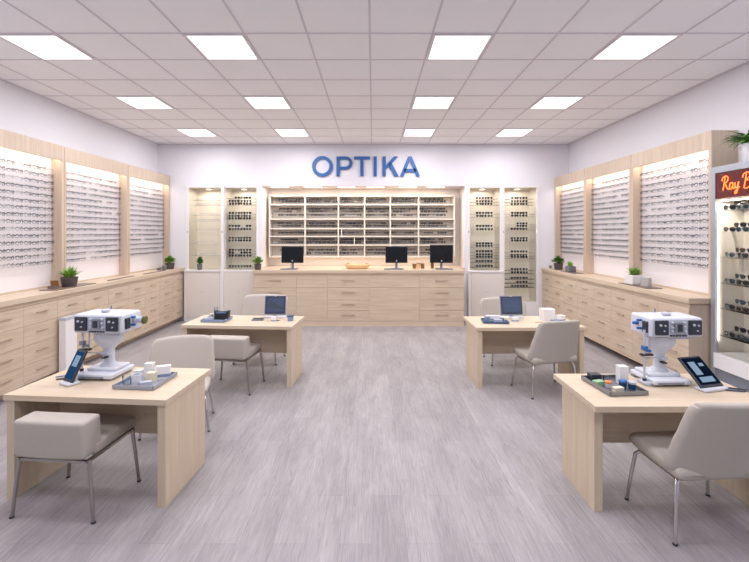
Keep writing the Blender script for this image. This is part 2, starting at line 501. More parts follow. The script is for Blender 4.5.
# ------------------------------------------------------------------ spectacles
def glasses_geo(style):
    """face towards -y, width along x, temples run to +y; z=0 at the bottom of the rims"""
    bm = bmesh.new()
    rw, rh, th, sun = style['w'], style['h'], style['t'], style.get('sun', False)
    zc = rh
    K = 10
    for s in (-1, 1):
        pts, rad, ln = [], [], []
        for k in range(K):
            a = 2*PI*k/K
            ca, sa = math.cos(a), math.sin(a)
            e = style['sq']
            x = math.copysign(abs(ca)**e, ca) * rw; z = math.copysign(abs(sa)**e, sa) * rh
            if sa < 0: x *= style['drop']
            px = s*(rw + .009) + x
            pts.append((px, .012*(px/.066)**2, zc + z)); ln.append((px, .012*(px/.066)**2, zc + z))
            rad.append(th * (1.8 if sa > .2 else .7))
        tube(bm, pts, rad, seg=4, closed=True, mi=0)
        vs = [bm.verts.new(p) for p in ln]
        bm.faces.new(vs).material_index = 1
        xe = s*(2*rw + .010)
        zt = zc + rh*.45
        tl = style.get('tl', .055)
        tube(bm, [(xe, .012*(xe/.066)**2-.002, zt), (xe+s*.003, .03, zt), (xe+s*.002, tl*.8, zt), (xe, tl, zt-.018)], th*.85, seg=4, mi=0)
    tube(bm, [(-.012, 0, zc+rh*.35), (0, -.001, zc+rh*.5), (.012, 0, zc+rh*.35)], th*1.1, seg=4, mi=0)
    return bm
STY = [dict(w=.027, h=.019, t=.0034, sq=.75, drop=.93), dict(w=.0265, h=.021, t=.0026, sq=1.0, drop=1.0),
       dict(w=.028, h=.017, t=.0036, sq=.65, drop=.95), dict(w=.027, h=.020, t=.0030, sq=.85, drop=.88)]
EYE = []
for si, fi in ((0, 0), (1, 2), (2, 1), (3, 3), (0, 5), (1, 0), (2, 5), (3, 0), (0, 1), (3, 4)):
    EYE.append(mesh_of('eyeglasses', glasses_geo(STY[si]), [FR[fi], M['lens']], angle=60))
SUN = []
for si, fi, li in ((0, 0, 'sunlens'), (1, 2, 'sunlens2'), (2, 0, 'sunlens'), (3, 3, 'sunlens'), (3, 1, 'sunlens2')):
    st = dict(STY[si]); st['w'] = .028; st['h'] = .022; st['t'] = .0036; st['sun'] = True; st['tl'] = .10
    SUN.append(mesh_of('sunglasses', glasses_geo(st), [FR[fi], M[li]], angle=60))
class Merge:
    def __init__(s): s.v, s.f, s.m, s.n, s.mats = [], [], [], 0, []
    def add(s, me, mat):
        co = np.empty(len(me.vertices)*3); me.vertices.foreach_get('co', co); co = co.reshape(-1, 3)
        R = np.array(mat.to_3x3()); t = np.array(mat.translation)
        s.v.append(co @ R.T + t)
        mi = []
        for m in me.materials:
            if m not in s.mats: s.mats.append(m)
            mi.append(s.mats.index(m))
        for p in me.polygons:
            s.f.append([i + s.n for i in p.vertices]); s.m.append(mi[p.material_index])
        s.n += len(co)
    def build(s, name):
        me = bpy.data.meshes.new(name)
        me.from_pydata(np.concatenate(s.v).tolist(), [], s.f)
        for m in s.mats: me.materials.append(m)
        me.polygons.foreach_set('material_index', s.m)
        me.polygons.foreach_set('use_smooth', [True]*len(s.f))
        me.update(); me.set_sharp_from_angle(angle=math.radians(60))
        return put(name, me)
OPT = []
for si, fi, li in ((0, 0, 'greylens'), (1, 5, 'greylens'), (2, 1, 'lens'), (3, 0, 'greylens'), (1, 2, 'lens')):
    st = dict(STY[si]); st['t'] = .0052; st['tl'] = .07
    OPT.append(mesh_of('eyeglasses', glasses_geo(st), [FR[fi], M[li]], angle=60))
REST = Merge()
n_eye = 0

# ------------------------------------------------------------------ wall display panels
ROWZ = [1.43 + .0893*r for r in range(15)]
RAIL = {}
def display_panel(side, y0, y1, face, back, label, single, where):
    """local frame: front faces -y at y=0, x from 0 to w; single(col,row) says whether a pair is its own object"""
    w = y1 - y0
    ztop = 3.055 if side == 'left' else 3.02
    d = abs(face - back)
    if side == 'left': loc, rz = (face, y0, 1.111), PI/2
    else: loc, rz = (face, y1, 1.111), -PI/2
    H = ztop - 1.111
    t = thing('eyewear_display_panel', label, 'display panel', loc, rz, 'eyewear panels on the side walls')
    wd = abs((XL if side == 'left' else XR) - face) - .004
    boxpart('side_panel', .004, .045, 0, wd, 0, H, M['oak_z'], t, smooth=False)
    boxpart('side_panel', w-.045, w-.004, 0, wd, 0, H, M['oak_z'], t, smooth=False)
    boxpart('valance', .0452, w-.0452, 0, .022, H-.205, H, M['oak_z'], t, smooth=False)
    boxpart('top_board', .0452, w-.0452, .0225, wd, H-.022, H, M['oak_x'], t, smooth=False)
    boxpart('back_panel', .0452, w-.0452, d, d+.018, 0, H-.0225, M['panelwhite'], t, smooth=False)
    boxpart('led_or_fill_strip', .06, w-.06, .024, .036, H-.17, H-.15, M['led'], t, smooth=False)
    boxpart('bottom_strip', .0452, w-.0452, d-.02, d-.0005, 0, .02, M['oak_x'], t, smooth=False)
    key = round(w, 3)
    bm = bmesh.new(); bx(bm, .06, w-.06, d-.058, d-.055, -.003, 0)
    for q in range(10): xx = .075 + (w-.15)*q/9; bx(bm, xx-.002, xx+.002, d-.055, d, -.003, -.0005)
    rail = mesh_of('rail', bm, M['acrylic'], smooth=False)
    a = area('display_panel_lamp', (0, 0, 0), w-.12, .03, LEDW, (255, 240, 222))
    a.parent = None
    cx = face + (-.06 if side == 'left' else .06)
    a.location = (cx, (y0+y1)/2, ztop-.175)
    a.rotation_euler = (0, 0, PI/2)
    global n_eye
    step = (w - .15) / 11.0
    for r in range(15):
        put('rail', rail, t, (0, 0, ROWZ[r]-1.111))
        for c in range(11):
            lx = .075 + step*(c+.5) + (-.008 if c < 3 else .008 if c > 6 else 0)
            ly = d - .056
            if rnd.random() < .015: continue
            k = rnd.randrange(len(EYE))
            jit = rnd.uniform(-.05, .05)
            Mx = Matrix.Translation(loc) @ Matrix.Rotation(rz, 4, 'Z') @ Matrix.Translation((lx + rnd.uniform(-.006, .006), ly, ROWZ[r]-1.111+.0035)) @ Matrix.Rotation(jit, 4, 'Z') @ Matrix.Rotation(rnd.uniform(-.10, .10), 4, 'Y') @ Matrix.Diagonal((.80, .62, 1.06, 1))
            far = 11 - c if side == 'left' else c + 1           # counted from the rear wall
            if single(far, r) and n_eye < 300:
                o = bpy.data.objects.new('eyeglasses', EYE[k]); COL.objects.link(o); o.matrix_world = Mx
                tag(o, f'eyeglasses, {ORD[far]} from the far end, {ORD[15-r]} row from top, {where}', 'eyeglasses', f'eyeglasses on the {where}')
                n_eye += 1
            else:
                REST.add(EYE[k], Mx)
LEDW = 2.9
FL_, BL_ = -4.30, -4.44
FRX, BRX = 3.85, 3.99
display_panel('right', 4.66, 6.12, FRX, BRX, 'pale oak lit eyewear panel on the right wall, beside the neon cabinet', lambda c, r: True, 'nearest right wall panel')
display_panel('left', 4.22, 5.71, FL_, BL_, 'pale oak lit eyewear panel on the left wall, cut by the picture edge', lambda c, r: c <= 7, 'nearest left wall panel')
display_panel('left', 5.71, 7.21, FL_, BL_, 'pale oak lit eyewear panel in the middle of the left wall', lambda c, r: c >= 10, 'middle left wall panel')
display_panel('right', 6.12, 7.46, FRX, BRX, 'pale oak lit eyewear panel in the middle of the right wall', lambda c, r: False, 'middle right wall panel')
display_panel('left', 7.21, 8.695, FL_, BL_, 'pale oak lit eyewear panel on the left wall, touching the back wall', lambda c, r: False, 'far left wall panel')
display_panel('right', 7.46, 8.695, FRX, BRX, 'pale oak lit eyewear panel on the right wall, touching the back wall', lambda c, r: False, 'far right wall panel')

# ------------------------------------------------------------------ shelf unit in the niche
t = thing('shelving_unit', 'cream eyewear shelving unit of six bays in the lit niche behind the counter', 'shelving', (0, 0, 0))
SX = [-2.27, -1.49, -.76, -.185, .38, 1.00, 1.785]
SZ = [1.34, 1.578, 1.766, 1.94, 2.10, 2.47, 2.66]
YF, YK = 8.98, 9.25
SZ = [1.335, 1.585, 1.775, 1.945, 2.155, 2.475, 2.665]
boxpart('back_panel', SX[0], SX[-1], YK-.012, YK, SZ[0], SZ[-1], M['beige'], t, smooth=False)
for i, z in enumerate(SZ):
    boxpart('shelf', SX[0]-.014, SX[-1]+.014, YF, YK-.0122, z-.014, z+.014, M['cream'], t, smooth=False)
for i, x in enumerate(SX):
    for z0, z1 in zip(SZ, SZ[1:]):
        boxpart('divider', x-.014, x+.014, YF+.002, YK-.0124, z0+.0142, z1-.0142, M['cream'], t, smooth=False)
boxpart('divider', -.70, -.68, YF+.002, YK-.0124, SZ[2]+.0142, SZ[3]-.0142, M['white'], t, smooth=False)
boxpart('divider', -.42, -.40, YF+.002, YK-.0124, SZ[1]+.0142, SZ[2]-.0142, M['cream'], t, smooth=False)
rows = {0: (.05, .12), 1: (.04, .10), 2: (.06,), 3: (.04, .10), 4: (.07, .15, .21), 5: (.05, .10)}
for b in range(6):
    for sidx, hs in rows.items():
        for q, hz in enumerate(hs):
            z = SZ[sidx] + hz
            yy = YF + .06 + .045*q
            x = SX[b] + .075 + (.04 if q % 2 else 0) + (.15 if b == 0 and rnd.random() < .7 else 0)
            xend = SX[b+1] - .06 - (.12 if b == 5 else 0)
            while x < xend:
                if rnd.random() > .05:
                    Mx = Matrix.Translation((x, yy, z)) @ Matrix.Rotation(rnd.uniform(-.2, .2), 4, 'Z') @ Matrix.Diagonal((.78, .8, .95, 1))
                    REST.add(rnd.choice(OPT), Mx)
                x += rnd.uniform(.088, .105)
            boxpart('rod', SX[b]+.016, SX[b+1]-.016, yy+.045, yy+.051, z+.012, z+.018, M['acrylic'], t, smooth=False)
part('led_or_fill_strip', lambda bm: bx(bm, SX[0]+.05, SX[-1]-.05, YF+.02, YF+.03, SZ[0]-.020, SZ[0]-.0142), M['ledfill'], t, smooth=False)  # added strip and area light, fill for the dark wall below the shelves
area('shelving_unit_fill', ((SX[0]+SX[-1])/2, YF+.06, SZ[0]-.03), 3.8, .03, 6.0, (255, 242, 228))
# niche lights
for i, x in enumerate((-2.0, -1.28, -.57, .05, .75, 1.35)):
    s = thing('niche_light', f'small flat warm light in the niche top, {ORD[i+1]} from the left', 'spotlight', (x, 8.82, NT), group='lights along the niche top')
    part('housing', lambda bm: bx(bm, -.20, .20, -.06, .06, -.014, 0), M['white'], s, smooth=False)
    part('lens', lambda bm: bx(bm, -.185, .185, -.045, .045, -.017, -.0142), M['spot'], s, smooth=False)
    area('niche_light_lamp', (x, 8.82, NT-.022), .36, .08, 6.5, (255, 242, 228))

# ------------------------------------------------------------------ glazed cabinets in the rear wall
def sun_rows(rows_, name, idx0=0):
    pass
SUNC = 0
CABW = 4.2
def back_cabinet(x0, x1, zg, label, rows_, where, kind, post=None, xs_=None):
    """carcass from x0 to x1; glass from zg up to NT-.02"""
    global SUNC
    cab = thing('display_cabinet', label, 'display cabinet', ((x0+x1)/2, YB, 0), 0, 'glazed cabinets in the back wall')
    w = (x1-x0)/2 - .001; D = .44; top = NT - .004
    def carcass(bm):
        bx(bm, -w, -w+.03, .002, D, .08, top); bx(bm, w-.03, w, .002, D, .08, top)
        bx(bm, -w+.03, w-.03, .002, D, top-.03, top); bx(bm, -w+.03, w-.03, .002, D-.012, zg-.03, zg-.002)
        bx(bm, -w, w, .002, D, 0, .08)
    part('carcass', carcass, M['cream'], cab, smooth=False)
    part('back_panel', lambda bm: bx(bm, -w+.0302, w-.0302, D-.0118, D, .0802, top-.0302), M['beige'], cab, smooth=False)
    fr = .048
    def frame(bm):
        bx(bm, -w, -w+fr, -.022, 0, zg-.02, top); bx(bm, w-fr, w, -.022, 0, zg-.02, top)
        bx(bm, -w+fr, w-fr, -.022, 0, top-.035, top)
        if post: bx(bm, -w, -w+.05 , -.14, -.0222, .0, top)
        if zg < .9: bx(bm, -w, w, -.022, 0, .0, zg-.02); bx(bm, -w+fr, w-fr, -.022, 0, zg-.02, zg+.02)
    part('frame', frame, M['white'], cab, smooth=False)
    part('glass_pane', lambda bm: bx(bm, -w+fr+.001, w-fr-.001, -.014, -.008, zg+.021 if zg < .9 else zg+.001, top-.036), M['glass'], cab, smooth=False)
    if zg > .9:
        part('ledge', lambda bm: bx(bm, -w, w, -.15 if not post else -.139, -.0225, zg-.03, zg), M['white'], cab, smooth=False)
        part('lower_cupboard', lambda bm: bx(bm, -w+(.052 if post else 0), w, -.12, -.0225, .0, zg-.031), M['white'], cab, smooth=False)
        dr = part('door', lambda bm: bx(bm, -w+.055, w-.03, -.138, -.1202, .09, zg-.05), M['door'], cab, bevel=.002)
        part('knob', lambda bm: lathe(bm, [(0, 0), (.006, 0), (.008, .012), (0, .014)], (0, -.138, .62), 10, mat=Matrix.Rotation(PI/2, 3, 'X')), M['steel'], dr)
    part('lock', lambda bm: bx(bm, -w+.012, -w+.036, -.03, -.0222, 1.86, 1.885) if not post else bx(bm, -w+.01, -w+.04, -.148, -.1405, 1.86, 1.885), M['steel'], cab, smooth=False)
    lamp = part('lamp', lambda bm: lathe(bm, [(0, 0), (.07, 0), (.07, -.018), (.058, -.02), (0, -.02)], (0, .19, top-.0302), 20), M['white'], cab)
    part('lamp_lens', lambda bm: lathe(bm, [(0, -.0205), (.055, -.0205), (.055, -.024), (0, -.024)], (0, .19, top-.0302), 20), M['spot'], lamp)
    xc = (x0+x1)/2
    area('display_cabinet_lamp_or_fill', (xc, YB+.19, top-.065), .12, .12, 5.0, (255, 242, 228))
    for sg_ in (-1, 1):  # upright strips and area lights added as fill for the dark interior
        part('led_or_fill_strip', lambda bm: bx(bm, *sorted((sg_*(w-.031), sg_*(w-.037))), .012, .022, zg+.05, top-.06), M['ledfill'], cab, smooth=False)
        area('display_cabinet_lamp_or_fill', (xc+sg_*(w-.045), YB+.03, (zg+top)/2), .02, top-zg-.15, CABW*(top-zg)/1.7, (255, 244, 232), (math.radians(-90), 0, math.radians(sg_*28)))
    zs = sorted(set(r[0] for r in rows_), reverse=True)
    for ri, (z, cnt) in enumerate(sorted(rows_, reverse=True)):
        part('glass_shelf', lambda bm: bx(bm, -w+.0305, w-.0305, .10, .33, z-.008, z-.002), M['shelfglass'], cab, smooth=False)
        n = cnt
        wd = .148 if kind == 'sun' else .15
        x00 = (xs_ or 0)
        for c in range(n):
            if kind == 'sun' and rnd.random() < .03: continue
            px = xc + x00 + (c-(n-1)/2)*.124 + rnd.uniform(-.006, .006)
            Mx = Matrix.Translation((px, YB+.16+rnd.uniform(-.006, .006), z+.002)) @ Matrix.Rotation(rnd.uniform(-.12, .12), 4, 'Z') @ Matrix.Diagonal((.86, .9, .95, 1))
            if kind == 'sun':
                o = bpy.data.objects.new('sunglasses', rnd.choice(SUN)); COL.objects.link(o)
                o.location = Mx.translation; o.rotation_euler = (0, 0, rnd.uniform(-.12, .12)); o.scale = (.86, .9, .95)
                tag(o, f'dark sunglasses, {ORD[c+1]} from left in {ORD[ri+1]} row from top, {where}', 'sunglasses', f'sunglasses in the {where}')
                SUNC += 1
            else:
                REST.add(EYE[9], Mx)
    return cab
def zr(py): return 1.85 + (233 - py) * 8.86 / 410 - .022
def rowset(l): return [(zr(a), n) for a, n in l]
ra = rowset([(197.6, 4), (201, 4), (203.8, 4), (213, 4), (216, 4), (218.5, 4), (226, 4), (229.2, 4), (238, 4), (240.5, 4), (250, 4), (252.7, 4), (255.6, 4), (266.2, 4)])
back_cabinet(-3.95, -3.172, 1.075, 'glazed cabinet in the back wall nearly empty, pale frames only', rowset([(199, 4), (204, 4), (214, 3), (220, 4), (229.5, 4), (242, 4), (254, 3)]), 'first cabinet', 'eye')
back_cabinet(-3.172, -2.42, 1.075, 'glazed cabinet of dark sunglasses left of the back counter', ra, 'left back cabinet', 'sun', post=True, xs_=-.08)
rc = rowset([(198, 3), (201.2, 3), (204, 3), (213, 3), (216, 3), (226, 3), (229.3, 3), (243.5, 3), (246, 3), (251.3, 3), (254.5, 3), (257, 3), (261.2, 3), (266, 3)])
back_cabinet(2.0, 2.735, 1.06, 'glazed cabinet of dark sunglasses right of the back counter, white door below', rc, 'middle right back cabinet', 'sun', xs_=.04)
rd = rowset([(198, 3), (201.2, 3), (204, 3), (213, 3), (215.7, 3), (223.5, 3), (226, 3), (229, 3), (238.3, 3), (240.6, 3), (251.5, 3), (255, 3), (257, 3), (269.2, 3), (272.4, 3), (278, 3), (282, 3), (286, 3)])
back_cabinet(2.735, 3.51, .38, 'tall glazed cabinet of sunglasses at the right end of the back wall', rd, 'tall back cabinet', 'sun', xs_=.04)

# ------------------------------------------------------------------ blue lettering on the rear wall
t = thing('shop_sign', 'large blue raised lettering on the white back wall above the shelves', 'sign', (0, YB, 2.86))
U = .02122
def lx(px): return (px/5 - 83) * U
zb, zt, sw = .192, .608, .067
y0, y1 = -.04, -.002
def Lrect(bm, a, b, c, d): prism(bm, [(a, c), (b, c), (b, d), (a, d)], y0, y1)
def ring(bm, cx, cz, ro, ri, a0, a1, n, sx=1.0):
    full = abs(a1 - a0 - 2*PI) < 1e-6
    for k in range(n):
        p = a0 + (a1-a0)*k/n; q = a0 + (a1-a0)*(k+1)/n
        prism(bm, [(cx+ri*math.cos(p)*sx, cz+ri*math.sin(p)), (cx+ro*math.cos(p)*sx, cz+ro*math.sin(p)), (cx+ro*math.cos(q)*sx, cz+ro*math.sin(q)), (cx+ri*math.cos(q)*sx, cz+ri*math.sin(q))], y0, y1)
cz = (zb+zt)/2
part('letter', lambda bm: ring(bm, lx(162.5), cz, .217, .149, 0, 2*PI, 48), M['signblue'], t, smooth=False)
def letP(bm):
    Lrect(bm, lx(233), lx(233)+sw, zb, zt)
    r = .138; c = zt - r
    xr = lx(312) - r
    Lrect(bm, lx(233)+sw, xr, zt-sw*.9, zt); Lrect(bm, lx(233)+sw, xr, zt-2*r, zt-2*r+sw*.9)
    ring(bm, xr, c, r, r-sw*.95, -PI/2, PI/2, 20)
part('letter', letP, M['signblue'], t, smooth=False)
def letT(bm):
    Lrect(bm, lx(320), lx(400), zt-sw*.9, zt); m = (lx(320)+lx(400))/2; Lrect(bm, m-sw/2, m+sw/2, zb, zt-sw*.9)
part('letter', letT, M['signblue'], t, smooth=False)
part('letter', lambda bm: Lrect(bm, lx(418), lx(418)+sw, zb, zt), M['signblue'], t, smooth=False)
def letK(bm):
    a = lx(463); b = lx(543)
    Lrect(bm, a, a+sw, zb, zt)
    prism(bm, [(a+sw, cz-.075), (a+sw, cz+.02), (b-.105, zt), (b-.012, zt), ], y0, y1)
    prism(bm, [(a+sw+.062, cz+.03), (a+sw+.115, cz+.085), (b, zb), (b-.092, zb)], y0, y1)
part('letter', letK, M['signblue'], t, smooth=False)
def letA(bm):
    a = lx(549); b = lx(649); m = (a+b)/2
    prism(bm, [(a, zb), (a+.078, zb), (m+.0, zt-.085), (m+.0, zt), (m-.038, zt)], y0, y1)
    prism(bm, [(b, zb), (m+.038, zt), (m, zt), (m, zt-.085), (b-.078, zb)], y0, y1)
    Lrect(bm, a+.09, b-.09, zb+.085, zb+.155)
part('letter', letA, M['signblue'], t, smooth=False)

# ------------------------------------------------------------------ desks
def desk(w, d, label, loc, rz, ix=.014, iy=.015):
    """near-left corner of the top is the origin; x to the right, y away"""
    t = thing('desk', label, 'desk', loc, rz, 'four consulting desks')
    boxpart('desktop', 0, w, 0, d, .692, .73, M['desk_x'], t, bevel=.002)
    boxpart('side_panel', ix, ix+.056, iy, d-.08, 0, .6918, M['desk_z'], t, bevel=.0015)
    boxpart('side_panel', w-ix-.056, w-ix, iy, d-.08, 0, .6918, M['desk_z'], t, bevel=.0015)
    boxpart('modesty_panel', ix+.0562, w-ix-.0562, d*.62, d*.62+.02, .30, .6918, M['desk_x'], t, smooth=False)
    return t
def rot(x, y, a): return (x*math.cos(a)-y*math.sin(a), x*math.sin(a)+y*math.cos(a))
aFL = math.radians(-4.5)
c = rot(1.18, 0, aFL)
desk(1.18, .64, 'pale oak desk at the front left carrying an eye-testing machine', (-1.385-c[0], 2.745-c[1], 0), aFL)
aBL = math.radians(-3.8)
c = rot(1.38, 0, aBL)
desk(1.38, .62, 'pale oak desk at the back left with a blue tray', (-.965-c[0], 4.90-c[1], 0), aBL)
desk(1.32, .66, 'pale oak desk at the back right, armless chair drawn up to it', (1.222, 4.845, 0), math.radians(1.2), .02, .02)
desk(1.20, .62, 'pale oak desk at the front right carrying an eye-testing machine', (1.436, 2.645, 0), 0, .032, .075)

# ------------------------------------------------------------------ chairs
def slipper_chair(label, loc, rz):
    t = thing('low_back_chair', label, 'chair', loc, rz, 'low-back block chairs')
    def seat(bm):
        rounded(bm, (-.008, .06, .425), (.485, .42, .085), .026, 6, lambda x, y, z: (x, y, z + (.012*(1-(x/.26)**2) if z > 0 else 0)))
    part('seat', seat, M['fabric'], t)
    def back(bm):
        rounded(bm, (-.012, -.175, .522), (.485, .165, .24), .022, 6,
                lambda x, y, z: (x, y + .015*(x/.27)**2 - .05*z, z + .006*math.cos(x*5)*(z > 0)))
    part('backrest', back, M['fabric'], t)
    def rails(bm):
        for s in (-1, 1): cbox(bm, (s*.235, 0, .385), (.02, .46, .018))
        cbox(bm, (0, -.215, .3848), (.47, .02, .018)); cbox(bm, (0, .225, .3848), (.47, .02, .018))
    part('frame', rails, M['steel'], t, bevel=.003)
    for sx, sy in ((-1, -1), (1, -1), (-1, 1), (1, 1)):
        def leg(bm):
            tube(bm, [(sx*.24, sy*.205, .393), (sx*.262, sy*.215, .20), (sx*.282, sy*.222, .008)], [.013, .0125, .011], seg=10)
            lathe(bm, [(0, 0), (.014, 0), (.014, .010), (0, .012)], (sx*.283, sy*.2225, 0), 10, mi=1)
        part('leg', leg, [M['steel'], M['darkgrey']], t)
    return t
slipper_chair('taupe low block-back chair in front of the front left desk', (-2.045, 2.86, 0), math.radians(-5))
slipper_chair('taupe low block-back chair in front of the back left desk', (-1.665, 4.93, 0), math.radians(-6))

def shell_chair(label, loc, rz, s=1.0, bw=1.0, taper=.25, sz=None):
    t = thing('shell_chair', label, 'chair', loc, rz, 'upholstered chairs with tapered backs')
    t.scale = (s, s, sz or s)
    def seat(bm):
        def f(x, y, z):
            R = .10
            hx, hy = .285, .25
            if abs(x) > hx-R and y > hy-R:
                a, b = (abs(x)-(hx-R))/R, (y-(hy-R))/R
                m, l = max(a, b), math.hypot(a, b)
                if l > 1e-6:
                    k = m/l; x = math.copysign(hx-R + a*k*R, x); y = hy-R + b*k*R
            zz = z + (.02*max(0, y)/.25) - .012*(1-(x/.285)**2)*(z > 0) - .03*max(0, y-.15)/.1*(z > 0)
            return (x, y, zz)
        rounded(bm, (0, .02, .415), (.57, .50, .085), .038, 9, f)
    part('seat', seat, M['fabric'], t)
    def back(bm):
        hw, hh = .305*bw, .255
        def f(x, y, z):
            R = .062
            Rb = .10
            rr = R if z > 0 else Rb
            if abs(x) > hw-rr and abs(z) > hh-rr:
                a, b = (abs(x)-(hw-rr))/rr, (abs(z)-(hh-rr))/rr
                m, l = max(a, b), math.hypot(a, b)
                if l > 1e-6:
                    k = m/l; x = math.copysign(hw-rr + a*k*rr, x); z = math.copysign(hh-rr + b*k*rr, z)
            v = (z + hh)/(2*hh)
            w = 1.05 - taper*max(0, v-.10)
            bulge = -.022*math.sin(PI*min(1, max(0, v)))
            return (x*w, y + .075*(x/hw)**2 - .17*v*v*.7 - .03*v + bulge, z - .012*(x/hw)**2*(v > .5))
        rounded(bm, (0, -.205, .635), (.61*bw, .062, .51), .03, 12, f)
    part('backrest', back, M['fabric'], t)
    def under(bm):
        tube(bm, [(-.24, .15, .362), (-.24, -.15, .362)], .011); tube(bm, [(.24, .15, .362), (.24, -.15, .362)], .011)
        tube(bm, [(-.24, -.09, .362), (.24, -.09, .362)], .011); tube(bm, [(-.24, .10, .362), (.24, .10, .362)], .011)
    part('frame', under, M['chrome'], t)
    for sx, sy in ((-1, -1), (1, -1), (-1, 1), (1, 1)):
        def leg(bm):
            pts = [(sx*.20, sy*.10, .365), (sx*.245, sy*.155, .362), (sx*.262, sy*.175, .335), (sx*.278, sy*.19, .20), (sx*.298, sy*.208, .008)]
            tube(bm, pts, [.012, .0125, .0125, .012, .0105], seg=10)
            lathe(bm, [(0, 0), (.014, 0), (.014, .010), (0, .012)], (sx*.299, sy*.209, 0), 10, mi=1)
        part('leg', leg, [M['chrome'], M['darkgrey']], t)
    return t
shell_chair('taupe armless chair seen from behind at the front right desk', (2.075, 2.66, 0), math.radians(4))
shell_chair('taupe armless chair seen from behind at the back right desk', (2.02, 4.84, 0), math.radians(13))
shell_chair('taupe armless chair behind the front left desk, facing it', (-1.865, 3.94, 0), math.radians(196), s=.97, bw=1.03, taper=.12, sz=.885)
shell_chair('taupe armless chair behind the back left desk, half hidden by its screen', (-1.65, 5.98, 0), math.radians(176), s=1.02, bw=1.12, taper=.06)
shell_chair('taupe armless chair behind the back right desk, half hidden by its screen', (1.95, 5.92, 0), math.radians(180), s=.98, bw=1.12, taper=.06)
DT = .731
